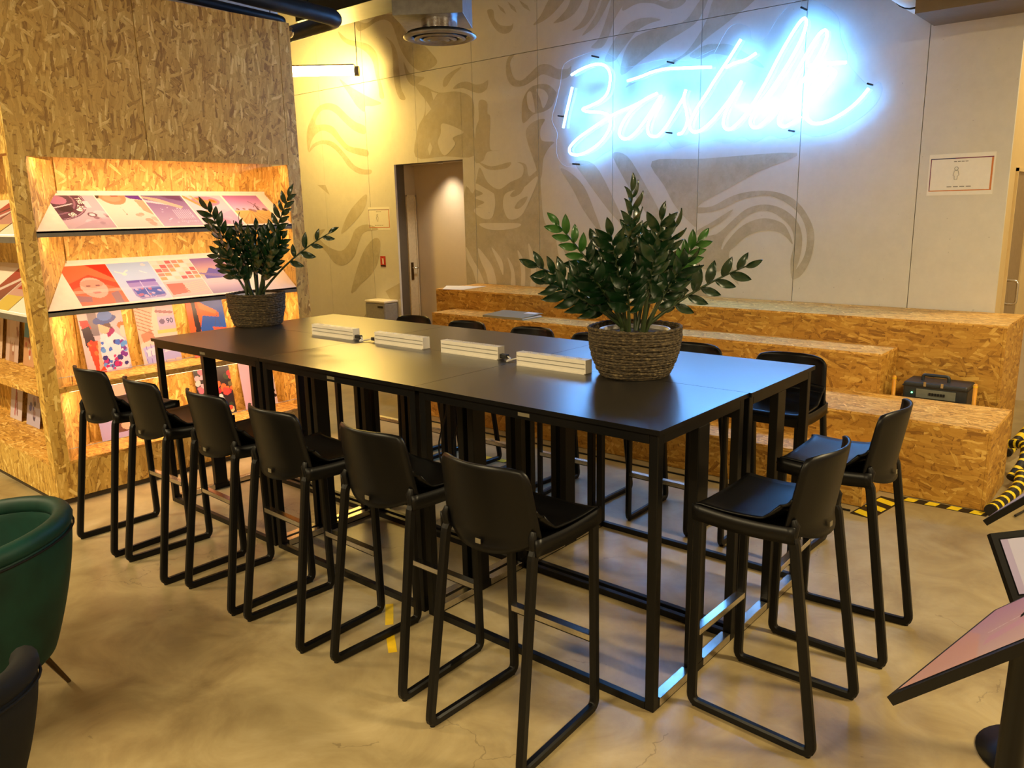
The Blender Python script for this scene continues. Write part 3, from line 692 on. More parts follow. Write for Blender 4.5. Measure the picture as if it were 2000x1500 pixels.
food = Cv().fill((232,208,214)).ell(.5,.80,.36,.17,(186,140,170)).spots(9,[(214,140,66),(232,166,92),(196,120,50)],(.28,.70,.7,.88),.06,.1).line([(.0,.98),(.42,.5)],.045,(214,160,90)).line([(.2,1),(.5,.5)],.03,(230,186,120)).ell(.28,.36,.22,.12,(222,160,100)).ell(.26,.38,.14,.07,(240,210,180)).poly([(.5,.3),(1,.5),(1,0),(.5,0)],(226,186,206)).spots(8,[(236,200,210),(214,150,170)],(.5,.05,.95,.5),.04,.09)
field = Cv().grad((240,206,222),(182,110,170),.46,1).grad((214,172,84),(236,196,110),0,.46).spots(8,[(130,90,90),(170,130,120)],(.05,.44,.9,.52),.02,.08).poly([(.66,.46),(.74,.46),(.72,.62),(.69,.62)],(110,74,90)).line([(.6,.78),(.78,.56)],.012,(110,74,90)).line([(.78,.72),(.62,.58)],.01,(110,74,90))
for k in range(12): field.line([(.45,.46),(-.2+.13*k,0)],.012,(196,140,60) if k % 2 else (244,208,120),.7)
hat = Cv().grad((238,120,86),(250,120,70)).poly([(.55,1),(1,1),(1,.6)],(226,52,30)).poly([(0,.55),(.5,.75),(1,.5),(1,.35),(.5,.6),(0,.4)],(228,80,52)).ell(.46,.42,.27,.26,(238,190,166)).ell(.46,.52,.25,.1,(226,140,110),al=.5).ell(.36,.47,.05,.02,(150,96,90)).ell(.56,.47,.05,.02,(150,96,90)).ell(.46,.30,.09,.025,(214,120,110)).rect(0,.30,1,.37,(250,220,196),.5).poly([(0,.26),(.3,.2),(.26,.08),(0,.1)],(150,116,140),.7).poly([(.74,.26),(.92,.3),(.9,0),(.72,0)],(140,126,146),.7)
pack = Cv().grad((214,228,246),(176,208,238)).poly([(.2,.50),(.86,.54),(.92,.10),(.84,.05),(.3,.04),(.22,.12)],(168,150,214)).poly([(.24,.30),(.88,.34),(.9,.12),(.3,.08)],(70,98,196)).spots(16,[(196,110,150),(110,130,214),(220,190,226)],(.28,.08,.86,.3),.03,.06).rect(.2,.47,.88,.52,(120,100,190)).line([(.5,.5),(.54,.06)],.008,(230,220,244)).line([(.1,.78),(.25,.72),(.38,.80)],.02,(244,240,226)).ell(.27,.7,.06,.035,(246,240,220)).line([(.66,.76),(.78,.70)],.014,(248,244,240)).ell(.82,.92,.06,.03,(240,226,220)).rect(0,.3,1,.36,(236,240,250),.4)
tiles = Cv().fill((248,228,214))
for i in range(6):
    for j in range(5): tiles.rect(.02+i*.17,.46+j*.11,.16+i*.17,.55+j*.11,[(244,176,120),(250,222,190),(226,150,130),(252,236,214),(214,110,110)][(i*3+j*2) % 5])
tiles.rect(0,0,1,.42,(240,206,196)).poly([(.05,.06),(.5,.1),(.45,.36),(.05,.36)],(232,128,110))
for k in range(6): tiles.line([(.45,.06+.05*k),(1,.14+.05*k)],.01,(250,226,180))
mount = Cv().grad((250,206,150),(150,116,176),.5,1).grad((226,206,220),(238,206,196),0,.5).poly([(.1,.5),(.35,.72),(.5,.66),(.68,.84),(.85,.70),(1,.8),(1,.42),(.1,.42)],(112,106,180)).poly([(.6,.42),(.74,.74),(.82,.6),(.95,.72),(1,.5),(1,.4)],(86,86,150)).poly([(0,.56),(.2,.5),(.5,.44),(1,.4),(1,.46),(.3,.56),(0,.6)],(150,130,170)).rect(0,.30,1,.42,(240,222,220),.6).grad((170,150,180),(236,214,214),0,.28)
shirt = Cv().fill((186,176,186)).rect(.0,.0,.2,1,(206,190,186)).rect(.22,.6,.42,.98,(120,110,120)).poly([(.02,.86),(.2,.86),(.26,.72),(.06,.7)],(186,40,40)).poly([(.04,.72),(.22,.76),(.3,.5),(.08,.42)],(58,42,54)).poly([(.1,.5),(.34,.52),(.42,0),(.2,0)],(226,70,36)).spots(5,[(240,120,60),(226,60,40)],(.14,.3,.34,.5),.04,.06).poly([(.34,.5),(.46,.48),(.36,.1),(.26,.02)],(230,170,140)).poly([(.42,.6),(.7,.66),(.95,.5),(1,.1),(.9,0),(.42,0),(.36,.24)],(236,214,222)).spots(40,[(70,110,200),(120,50,140),(190,40,110),(90,150,216),(60,50,120),(236,220,226)],(.4,.02,.96,.5),.03,.075).poly([(.56,.64),(.72,.72),(.78,.64),(.6,.54)],(150,30,100)).ell(.54,.72,.13,.11,(236,178,146)).poly([(.44,.78),(.68,.8),(.72,.68),(.6,.72)],(88,62,66)).ell(.58,.84,.27,.07,(40,70,150),.12).ell(.6,.90,.17,.08,(60,110,196)).ell(.94,.72,.1,.06,(226,110,60)).ell(.96,.62,.08,.1,(226,196,180))
arch = Cv().fill((226,196,176)).rect(.55,.55,1,1,(206,176,186)).poly([(0,1),(.5,1),(.3,.5),(0,.35)],(214,176,150)).poly([(.06,.52),(.34,.58),(.4,.44),(.1,.38)],(186,130,100)).rect(.55,.62,1,.78,(182,170,206)).rect(.5,.5,1,.56,(236,196,110)).poly([(.05,.30),(.9,.36),(1,.06),(.1,.02)],(176,176,224)).poly([(.12,.26),(.5,.3),(.55,.18),(.14,.14)],(226,214,226)).poly([(.56,.3),(.86,.32),(.9,.2),(.58,.18)],(224,216,230))
for k in range(7): arch.line([(.02,.98-.06*k),(.4,.86-.06*k)],.01,(160,110,86)).line([(.1+.12*k,.02),(.15+.11*k,.34)],.006,(130,120,190))
arch.ell(.66,.70,.07,.045,(110,96,130)).line([(.55,.88),(.95,.84)],.03,(150,100,110))
crane = Cv().grad((44,104,190),(34,74,160)).poly([(0,1),(.3,1),(.62,.84),(.86,.74),(.84,.66),(.4,.72),(.3,.5),(.32,0),(0,0)],(236,96,40)).poly([(.14,1),(.24,1),(.3,.55),(.24,0),(.1,0),(.16,.5)],(44,30,34)).poly([(.3,.98),(.8,.78),(.76,.72),(.34,.84)],(252,120,60)).line([(.78,.7),(.68,.5),(.86,.5),(.78,.7)],.008,(70,80,120)).poly([(.62,.5),(1,.46),(1,.36),(.64,.4)],(240,90,60)).poly([(0,.1),(1,.2),(1,0),(0,0)],(246,110,70))
shoe = Cv().grad((196,180,222),(170,176,220)).poly([(.5,1),(.8,1),(.7,.5),(.5,.3),(.4,.4)],(226,186,160)).poly([(.7,1),(1,1),(1,.4),(.8,.5)],(206,160,130)).ell(.6,.30,.25,.1,(150,100,80)).ell(.52,.16,.22,.07,(120,80,66)).ell(.66,.2,.16,.08,(222,190,160))
flora = Cv().fill((46,36,40)).spots(26,[(60,76,50),(120,110,70),(30,24,28)],(0,0,1,1),.04,.1).spots(16,[(224,190,206),(236,220,214),(206,120,140)],(.05,.5,.5,.85),.04,.1).spots(14,[(226,80,70),(240,120,60),(196,50,60)],(.5,.4,1,.8),.05,.1).spots(12,[(236,220,150),(220,90,70),(240,240,230)],(.1,.02,.95,.4),.03,.08)
bw = Cv().fill((222,190,210)).poly([(.35,1),(1,1),(1,0),(.3,0),(.45,.4)],(236,226,232)).spots(90,[(30,24,34),(240,236,240),(36,30,40)],(.38,.02,1,.98),.015,.05).poly([(.28,.3),(.42,.5),(.4,.2)],(66,40,70))
FU = (0, 1, 0)
def slope_sheet(label, cv, y0, y1, zf, zb):
    n = Vector((0, 1, 0)).cross(Vector((XB-XF, 0, zb-zf))).normalized(); o = Vector((XF-0.014, y0, zf+0.012*(zb-zf)/0.35))
    v = Vector((XB-XF, 0, zb-zf))*0.86
    return sheet(label, cv, o+n*(0.0015 if n.z > 0 else -0.0015), (0, y1-y0, 0), v)
U1 = [('poster of a chronograph watch dial on the upper sloped shelf', watch, -.20, .092), ('poster of a person in a cream tee on the upper sloped shelf', tee, .099, .395),
      ('purple poster of hands under running water on the upper sloped shelf', wash, .404, .690), ('poster of gold cutlery and almonds on the upper sloped shelf', food, .70, .995), ('poster of a windmill over a wheat field', field, 1.012, 1.30)]
sheets = [slope_sheet(l, c, a, b, 1.703, 1.945) for l, c, a, b in U1]
for txt, pos, ang, sz in (('TRE', (.607, .83), -1.5, .044), ('240', (.515, .60), -2.05, .048), ('80', (.27, .415), -2.7, .048)):
    lettering(txt, sz, sheets[0], (0, .292, 0), Vector((XB-XF, 0, .242))*0.86, pos, ang, 'white_ink')
U2 = [('orange red poster of a face under a wide hat brim', hat, -.182, .112), ('pale blue poster of a snack pack and white birds', pack, .115, .404), ('peach poster with a collage of small tiles', tiles, .407, .700), ('poster of violet mountains at sunset', mount, .705, .995)]
for l, c, a, b in U2: slope_sheet(l, c, a, b, 1.225, 1.50)
def lean_sheet(label, cv, y0, y1, z0, h, back=0.075):
    return sheet(label, cv, (XB+back, y0, z0+0.002), (0, y1-y0, 0), (-back+0.004, 0, h))
lean_sheet('poster of a person in a blue hat and flowered shirt', shirt, -.10, .19, .75, .415)
ar = lean_sheet('beige and lilac poster of buildings standing on the kiosk ledge', arch, .275, .555, .75, .415)
lettering('90', .05, ar, (0, .28, 0), (-.071, 0, .415), (.86, .70), 0, 'blue_ink')
lean_sheet('poster of an orange crane arm against blue sky', crane, .655, .945, .75, .415)
lean_sheet('lilac poster with a brown shoe on the bottom kiosk ledge', shoe, -.07, .215, NZ0, .415)
lean_sheet('dark poster crowded with red and white flowers', flora, .655, .945, NZ0, .415)
lean_sheet('pink poster with black and white pattern', bw, 1.025, 1.315, NZ0, .415)
lean_sheet('orange poster half hidden behind the kiosk plant pot', Cv().grad((236,120,70),(226,90,60)).rect(0,.4,1,.46,(250,220,190)).rect(0,.6,1,.64,(250,220,190)), 1.04, 1.30, .75, .30)
# sheets in the niche on the kiosk's left side
def left_sheet(label, cv, x0, x1, z0, h, back=0.075): return sheet(label, cv, (x0, YLB-back, z0+0.002), (x1-x0, 0, 0), (0, back-0.004, h))
st1 = Cv().fill((226,196,176)).rect(.3,0,.7,1,(196,150,120)).ell(.5,.6,.25,.3,(240,214,190)).spots(10,[(170,110,90),(240,220,200)],(.1,.1,.9,.9),.04,.1)
st2 = Cv().fill((90,170,200)).rect(0,0,1,.5,(226,170,120)).spots(10,[(240,230,210),(200,90,70)],(.1,.1,.9,.9),.04,.1)
st3 = Cv().fill((238,226,230)).line([(.5,.9),(.45,.5),(.4,.1)],.05,(206,110,120)).line([(.5,.5),(.6,.1)],.04,(150,70,80))
st4 = Cv().fill((214,206,226)).spots(14,[(110,110,180),(190,160,170),(90,80,110)],(.2,.1,.8,.9),.05,.12)
left_sheet('tan portrait print in the left kiosk niche', st1, -5.52, -5.26, .74, .40); left_sheet('teal and sand print in the left kiosk niche', st2, -5.16, -4.95, .74, .40)
left_sheet('pale print with a thin red figure in the left kiosk niche', st3, -5.62, -5.38, NZ0, .40); left_sheet('lilac print of a knotted cord in the left kiosk niche', st4, -5.28, -5.02, NZ0, .40)
left_sheet('cream print beside the tan portrait in the left kiosk niche', Cv().fill((236,206,170)).ell(.5,.5,.3,.3,(210,160,110)), -5.86, -5.6, .74, .40)
for nm, cv, x0, x1, zf, zb in (('grey and red print on the left upper sloped shelf', Cv().grad((150,130,120),(206,80,70)).line([(0,.2),(1,.7)],.08,(240,226,214)).line([(0,.5),(1,1)],.05,(90,70,66)), -5.05, -4.76, 1.673, 1.915),
                               ('yellow edged print on the left upper sloped shelf', Cv().fill((240,216,120)).rect(0,.3,1,1,(206,150,130)), -4.74, -4.45, 1.673, 1.915),
                               ('brown and red print on the left lower sloped shelf', Cv().grad((120,90,70),(200,70,60)).line([(0,.3),(1,.8)],.08,(240,220,200)), -5.05, -4.76, 1.195, 1.47),
                               ('yellow print on the left lower sloped shelf', Cv().fill((238,206,90)).rect(0,.35,1,1,(220,170,150)).rect(.2,.5,.8,.6,(190,60,50)), -4.74, -4.45, 1.195, 1.47)):
    sheet(nm, cv, (x0, YK0+0.014, zf+0.014), (x1-x0, 0, 0), Vector((0, YLB-YK0, zb-zf))*0.85)

# ------------------------------------------------------------------ tiered strand board seating
def tier(label, x0, x1, y0, y1, z, cuts):
    t = thing('seating_tier', label, 'bench', ((x0+x1)/2, (y0+y1)/2, 0), 0, 'strand board seating tiers'); o = Vector(t.location)
    def p(name, mat, a, b): return MB().box(Vector(a)-o, Vector(b)-o).build(name, M[mat], t, 0.0015)
    xs = [x0+0.018] + [c for c in cuts if x0 < c < x1] + [x1-0.018]
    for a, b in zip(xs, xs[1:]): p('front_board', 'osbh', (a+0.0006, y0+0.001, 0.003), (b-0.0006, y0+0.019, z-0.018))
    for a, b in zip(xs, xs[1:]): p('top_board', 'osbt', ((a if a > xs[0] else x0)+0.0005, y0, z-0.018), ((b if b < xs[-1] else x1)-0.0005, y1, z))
    p('end_board', 'osbh', (x0, y0+0.001, 0.003), (x0+0.018, y1-0.001, z-0.018)); p('end_board', 'osbh', (x1-0.018, y0+0.001, 0.003), (x1, y1-0.001, z-0.018))
    p('back_board', 'osbh', (x0+0.018, y1-0.02, 0.003), (x1-0.018, y1-0.002, z-0.018))
    return t
tier('highest tier of the strand board seating against the wall', -5.0, 0.375, 3.842, 4.53, 0.957, (-3.1, -1.05))
tier('second highest seating tier, shortest at the right, holding a grey folder', -4.68, -0.283, 3.462, 3.838, 0.76, (-2.4,))
tier('third highest seating tier, reaching furthest right beside the hazard tape', -4.36, 0.505, 2.857, 3.458, 0.487, (-2.0,))
tier('lowest strand board tier nearest the table', -4.05, -0.07, 2.50, 2.853, 0.283, (-2.2,))
tag(MB().add([at_z(864,565,.959), at_z(905,566,.959), at_z(950,559,.962), at_z(872,558,.960)], [(0,1,2,3)]).build('paper_sheet', M['paper'], solid=0.0008), 'white paper sheet lying on the highest seating tier', 'paper')
fo = thing('folder', 'grey folder lying on the second seating tier', 'folder', (-3.72, 3.63, 0.76), 0.0)
MB().box((-0.25, -0.16, 0.0), (0.25, 0.15, 0.004)).build('back_cover', M['folder'], fo, 0.001)
MB().hexa([(-0.25,-0.16,0.018),(0.25,-0.16,0.018),(0.25,0.15,0.032),(-0.25,0.15,0.032)], [(-0.25,-0.16,0.022),(0.25,-0.16,0.022),(0.25,0.15,0.036),(-0.25,0.15,0.036)]).build('front_cover', M['folder'], fo, 0.001)
MB().box((-0.25, -0.166, 0.0), (0.25, -0.158, 0.022)).build('spine', M['folder'], fo, 0.001)
MB().box((-0.24, -0.15, 0.005), (0.24, 0.14, 0.016)).build('paper_stack', M['paper'], fo)
MB().hexa([(0.08,0.06,0.0285),(0.21,0.06,0.0285),(0.21,0.14,0.0335),(0.08,0.14,0.0335)], [(0.08,0.06,0.0335),(0.21,0.06,0.0335),(0.21,0.14,0.037),(0.08,0.14,0.037)]).build('paper_label', M['paper'], fo)
# equipment case and poles in the gap beside the second tier
ec = thing('equipment_case', 'black equipment case with carry handle and green light', 'case', (0.04, 3.655, 0), 0)
MB().box((-0.195, -0.11, 0), (0.195, 0.13, 0.575)).build('body', M['case'], ec, 0.012)
MB().box((-0.11, -0.118, 0.475), (0.13, -0.111, 0.535)).build('front_panel', M['case2'], ec, 0.002)
for k in range(6): MB().box((-0.03+k*0.017, -0.124, 0.498), (-0.018+k*0.017, -0.1185, 0.515)).build('socket', M['slot'], ec)
MB().box((-0.140, -0.119, 0.500), (-0.132, -0.112, 0.508)).build('power_light', M['led'], ec)
MB().tube(fillet([(-0.10, 0, 0.572), (-0.10, 0, 0.612), (0.06, 0, 0.612), (0.06, 0, 0.572)], 0.02, 4, False), 0.011, 8).build('carry_handle', M['case'], ec)
for x in (-0.06, 0.045): MB().box((x-0.008, -0.117, 0.555), (x+0.008, -0.1105, 0.585)).build('latch', M['steel'], ec)
MB().box((-0.2, -0.113, 0.546), (0.2, 0.133, 0.552)).build('lid_seam', M['cable'], ec)
for x, l in ((-0.207, 'short yellow pole standing left of the equipment case'), (0.282, 'short yellow pole standing right of the equipment case')):
    t = thing('marker_pole', l, 'pole', (x, 3.52, 0), 0, 'yellow poles beside the case')
    MB().lathe([(0.035, 0), (0.035, 0.008), (0.013, 0.012), (0.013, 0.606), (0.009, 0.612)], seg=14).build('shaft', M['ypole'], t)
    MB().lathe([(0.0142, 0.59), (0.0142, 0.60)], seg=14).build('cap_band', M['yellow'], t)
# hazard tape and wrapped cables on the floor
def hazard_strip(label, a, b, w, n, z=0.0015):
    a, b = Vector((*a, 0)), Vector((*b, 0)); d = b-a; L = d.length; d.normalize(); s = Vector((-d.y, d.x, 0))
    t = thing('hazard_tape', label, 'tape', (a+b)/2, math.atan2(d.y, d.x))
    MB().box((-L/2, -w/2, 0.0002), (L/2, w/2, z)).build('black_backing', M['hazard_k'], t)
    for k in range(n):
        x = -L/2+(k+0.25)*L/n; q = L/n*0.5; h = w*0.42
        MB().prism([(x, -h, z+0.0003), (x+q, -h, z+0.0003), (x+q+h*0.5, h, z+0.0003), (x+h*0.5, h, z+0.0003)], (0, 0, 0.0006)).build('yellow_stripe', M['hazard_y'], t)
    return t
hazard_strip('black and yellow hazard tape along the foot of the third tier', (0.06, 2.80), (0.53, 2.815), 0.075, 4)
hazard_strip('hazard tape running forward past the end of the lowest tier', (0.03, 2.76), (-0.03, 2.36), 0.13, 3, 0.0018)
a_ = at_z(962, 898, 0)
hazard_strip('scrap of hazard tape on the floor seen beneath the tables', (a_.x-0.14, a_.y), (a_.x+0.14, a_.y+0.03), 0.07, 2)
def wrapped_cable(label, path, r, n0, step):
    t = thing('wrapped_cable', label, 'cable', Vector(path[0])); p = catmull([Vector(q)-Vector(path[0]) for q in path], 8)
    MB().tube(p, r, 12).build('black_sleeve', M['hazard_k'], t)
    for i in range(n0, len(p)-2, step): MB().tube([p[i], p[i].lerp(p[i+1], 0.95)], r*1.03, 12).build('yellow_band', M['hazard_y'], t)
    return t
wrapped_cable('hazard striped cable sleeve at the right foot of the third tier', [(0.545, 2.80, 0.036), (0.575, 3.02, 0.036), (0.61, 3.25, 0.06), (0.60, 3.42, 0.10)], 0.034, 1, 3)
wrapped_cable('hazard striped cable sleeve curling up behind the third tier', [(0.545, 3.44, 0.05), (0.585, 3.56, 0.14), (0.56, 3.72, 0.20), (0.46, 3.78, 0.18)], 0.03, 1, 3)
wrapped_cable('hazard striped cable sleeve bending toward the corridor', [(0.43, 4.0, 0.06), (0.50, 4.35, 0.16), (0.62, 4.75, 0.36), (0.78, 5.05, 0.30), (0.9, 5.4, 0.05)], 0.034, 1, 2)
tag(MB().tube(catmull([(0.66, 3.44, 0.01), (0.70, 3.38, 0.16), (0.72, 3.22, 0.14), (0.70, 3.1, 0.012), (0.66, 2.86, 0.012)], 8), 0.007, 8).build('loose_cable', M['cable']), 'thin black cable looping beside the third tier', 'cable')
tag(MB().tube(catmull([(-4.0, 2.36, 0.006), (-2.5, 2.375, 0.006), (-1.2, 2.385, 0.006), (-0.1, 2.40, 0.006)], 6), 0.006, 6).build('floor_cable', M['cable']), 'thin black cable lying along the foot of the lowest tier', 'cable')
for a, b, w, l in ((((-1.378), -0.035), (-1.235, -0.16), 0.036, 'short strip of yellow tape on the floor beneath the table edge'), ((-1.20, -0.19), (-1.052, -0.30), 0.036, 'longer strip of yellow tape on the floor between two near stools')):
    d = (Vector((*b, 0))-Vector((*a, 0))); t = MB().box((-d.length/2, -w/2, 0.0002), (d.length/2, w/2, 0.0012)).build('floor_tape', M['yellow'])
    t.location = ((a[0]+b[0])/2, (a[1]+b[1])/2, 0); t.rotation_euler = (0, 0, math.atan2(d.y, d.x)); tag(t, l, 'tape')

# ------------------------------------------------------------------ six high tables pushed together
TL, TW, TH = 1.179, 0.6835, 1.05
def make_table():
    t = thing('high_table', '', 'table', (0, 0, 0), 0, 'high tables pushed together')
    hx, hy = TL/2-0.0012, TW/2-0.0012
    tt = MB().box((-hx, -hy, TH-0.018), (hx, hy, TH)).build('tabletop', M['black_top'], t); tt.data.materials.append(M['black_metal'])
    for pl in tt.data.polygons: pl.material_index = 0 if pl.normal.z > 0.5 else 1
    ix, iy, s = hx-0.012, hy-0.012, 0.036
    for y in (-1, 1): MB().box((-ix+s, y*iy, TH-0.056), (ix-s, y*(iy-0.022), TH-0.018)).build('apron_rail', M['black_metal'], t, 0.002)
    for x in (-1, 1): MB().box((x*ix, -iy+s, TH-0.056), (x*(ix-0.022), iy-s, TH-0.018)).build('apron_rail', M['black_metal'], t, 0.002)
    for x in (-1, 1):
        for y in (-1, 1): MB().box((x*ix, y*iy, 0.0), (x*(ix-s), y*(iy-s), TH-0.018)).build('leg', M['black_metal'], t, 0.003)
        MB().box((x*ix, -0.042, 0.034), (x*(ix-s), 0.042, TH-0.056)).build('end_post', M['black_metal'], t, 0.003)
        MB().box((x*ix, -iy+s, 0.0), (x*(ix-s), iy-s, 0.034)).build('base_rail', M['black_metal'], t, 0.002)
        for a, b in ((-iy+s+0.01, -0.052), (0.052, iy-s-0.01)):
            MB().box((x*(ix+0.002), a, 0.006), (x*(ix-s-0.002), b, 0.038)).build('kick_plate', M['steel'], t, 0.002)
    for y in (-1, 1): MB().box((-ix+s, y*iy, 0.0), (ix-s, y*(iy-0.026), 0.030)).build('base_rail', M['black_metal'], t, 0.002)
    MB().box((-0.028, -iy-0.0015, TH-0.044), (0.028, -iy, TH-0.030)).build('maker_plate', M['tagc'], t)
    return t
proto = make_table(); first = True
place = [(2, 0, 'high black table at the front right corner, under the large plant'), (1, 0, 'black high table in the middle of the near row'), (0, 0, 'black high table at the near left end by the kiosk'),
         (2, 1, 'high black table at the back right corner before the tiered seating'), (1, 1, 'middle black high table of the row beside the tiered seating'), (0, 1, 'black high table at the far left corner of the group')]
for i, j, l in place:
    t = proto if first else copy_tree(proto); first = False
    t.location = (-TL*3+TL*(i+0.5)+(0.010 if j else 0), TW*(j+0.5), 0); t.rotation_euler = (0, 0, PI if j else 0); t['label'] = l

# ------------------------------------------------------------------ bar stools
def make_stool():
    t = thing('bar_stool', '', 'stool', (0, 0, 0), 0, 'black bar stools around the tables')
    def back(u, v):             # u across, v up
        a = u*2-1; z0 = 0.700+0.055*abs(a)**2.5; z1 = 1.003-0.012*abs(a)**6
        z = z0+(z1-z0)*v; hw = 0.203-0.020*max(0, (z-0.76))/0.24
        c = max(0, v-0.80)/0.20; hw -= 0.020*c**3
        y = -0.150-0.045*max(0, z-0.74)/0.26+0.062*a*a-0.012*max(0, 0.74-z)/0.04*(1-a*a)
        return (a*hw, y, z)
    def seat(u, v):             # v from front lip to junction with back
        a = u*2-1; y = 0.235-v*(0.335-0.055*a*a); hw = 0.200-0.004*v
        dip = 0.772-0.016*math.sin(PI*min(1, v*1.05))*(1-0.5*a*a)
        lip = -0.030*max(0, 1-v/0.08)**2; rise = 0.055*max(0, (v-0.86)/0.14)**2
        return (a*hw, y-rise*0.45+0.0*a, dip+lip+rise+0.006*a**6)
    def fill_(u, v):            # fillet between seat rear and backrest
        a = u*2-1; p = Vector(seat(u, 1)); zq = 0.86; b = back(u, 0.0); 
        z0 = 0.700+0.055*abs(a)**2.5; z1 = 1.003-0.012*abs(a)**6; q = Vector(back(u, (zq-z0)/(z1-z0)))+Vector((0, 0.004, 0)); c = Vector((p.x, (p.y+q.y)/2-0.012, p.z+0.006))
        return p*(1-v)**2+c*2*v*(1-v)+q*v*v
    mb = MB(); mb.grid(back, 16, 16); o = mb.build('backrest', M['black_plastic'], t, solid=0.009, fix=False)
    mb = MB(); mb.grid(seat, 16, 18); mb.grid(fill_, 16, 6); o = mb.build('seat', M['black_plastic'], t, solid=0.008, fix=False)
    for a in (-1, 1):           # side skirts
        mb = MB(); mb.grid(lambda u, v: (a*0.2035, 0.232-u*0.358, (0.774-0.010*math.sin(PI*u))-v*0.056), 12, 2); mb.build('seat_skirt', M['black_plastic'], t, solid=0.008, fix=False)
    MB().box((-0.185, -0.112, 0.722), (0.185, 0.222, 0.750)).build('seat_pan', M['black_plastic'], t, 0.004)
    MB().box((-0.19, 0.222, 0.715), (0.19, 0.236, 0.752)).build('seat_skirt', M['black_plastic'], t, 0.004)
    MB().lathe([(0.0, 0.0), (0.013, 0.0), (0.013, 0.0012), (0.0, 0.0012)], (0, 0, 0), 16, False).build('drain_slot', M['slot'], t).matrix_local = Matrix.Translation((0, 0.0, 0.7608)) @ Matrix.Diagonal((1.5, 0.8, 1, 1))
    for a in (-1, 1):
        x0, x1 = a*0.187, a*0.204
        path = fillet([(x0, 0.222, 0.015), (x0, 0.215, 0.735), (x0, -0.118, 0.735), (x1, -0.222, 0.015)], 0.032, 5)
        MB().bar(path, 0.028, 0.033, True).build('leg_frame', M['black_metal'], t)
        MB().tube([(x0, -0.112, 0.725), (x0, -0.120, 0.775), (x0*0.99, -0.112, 0.792)], [0.0145, 0.0145, 0.010], 10).build('frame_knuckle', M['black_metal'], t)
        for y in (0.21, -0.21): MB().lathe([(0.010, 0.0), (0.010, 0.004)], (x0 if y > 0 else x1, y, 0), 10).build('foot_pad', M['slot'], t)
    fr = MB().box((-0.180, 0.203, 0.270), (0.180, 0.231, 0.296)).build('footrest', M['black_metal'], t, 0.002)
    MB().box((-0.179, 0.200, 0.276), (0.179, 0.234, 0.299)).build('steel_cap', M['steel'], fr, 0.002)
    MB().box((-0.011, -0.167, 0.726), (0.011, -0.1645, 0.742)).build('maker_badge', M['tagc'], t)
    return t
sp = make_stool(); first = True
near = [(-3.145, -0.39, .03), (-2.60, -0.37, -.03), (-2.055, -0.327, -.03), (-1.545, -0.32, -.02), (-0.972, -0.28, 0.0), (-0.377, -0.318, .012)]
nl = ['bar stool at the near left end, beside the kiosk', 'near side bar stool, second from the kiosk', 'near side bar stool, third from the kiosk', 'near side bar stool, fourth from the kiosk', 'near side bar stool, second from the front right corner', 'nearest bar stool, at the front right of the near side']
right = [(0.288, 0.336, PI/2-.015), (0.306, 1.007, PI/2+.03)]
rl = ['bar stool at the right table end, closer to the front corner', 'bar stool at the right table end, closer to the tiered seating']
far = [(-3.17, 1.70, PI+.02), (-2.62, 1.70, PI-.02), (-2.03, 1.71, PI), (-1.52, 1.72, PI+.03), (-0.86, 1.71, PI-.02), (-0.285, 1.70, PI)]
fl = ['bar stool on the seating side, furthest left', 'bar stool on the seating side, second from the left', 'bar stool on the seating side, third from the left', 'bar stool on the seating side, third from the right', 'bar stool on the seating side, second from the right', 'bar stool on the seating side, furthest right']
for (x, y, a), l in zip(near+right+far, nl+rl+fl):
    t = sp if first else copy_tree(sp); first = False
    t.location = (x, y, 0); t.rotation_euler = (0, 0, a); t['label'] = l

# ------------------------------------------------------------------ power strips on the table
def power_strip(x, label, y=0.683):
    t = thing('power_strip', label, 'power strip', (x, y, TH), 0, 'power strips along the table centre'); L = 0.195
    prof = [(-0.024,0.004),(-0.024,0.0212),(-0.0185,0.0215),(-0.0185,0.0255),(-0.024,0.0258),(-0.024,0.0412),(-0.0185,0.0415),(-0.0185,0.0455),(-0.024,0.0458),(-0.024,0.060),(-0.021,0.063),(0.021,0.063),(0.024,0.060),(0.024,0.004)]
    MB().prism([(-L, a, b) for a, b in prof], (2*L, 0, 0)).build('trunking', M['white'], t)
    for zz in (0.0225, 0.0425): MB().box((-L+0.002, -0.0205, zz), (L-0.002, -0.0190, zz+0.0022)).build('groove_shade_strip', M['grey'], t)  # grey strips stand in for the shade inside the grooves
    MB().box((-L+0.0, -0.030, 0), (L, 0.030, 0.004)).build('foot_plate', M['white'], t)
    for s in (-1, 1): MB().box((s*L, -0.025, 0.003), (s*(L+0.004), 0.025, 0.064)).build('end_cap', M['white'], t, 0.001)
    for k in range(5):
        o = MB().lathe([(0.018, 0.0), (0.018, 0.0012), (0.015, 0.0012), (0.013, -0.0002)], (-0.14+k*0.07, 0, 0.063), 18, False).build('socket', M['white'], t)
        for q in (-0.006, 0.006): MB().lathe([(0.0, 0.0005), (0.0025, 0.0005)], (-0.14+k*0.07+q, 0, 0.063), 8, False).build('socket_hole', M['slot'], o)
    return t
px = [-2.607, -2.018, -1.485, -0.925]
for x, l in zip(px, ('white power strip furthest left, near the kiosk plant', 'white power strip second from the left on the table', 'white power strip third from the left on the table', 'white power strip beside the large plant')): power_strip(x, l, 0.632 if x > -1 else 0.683)
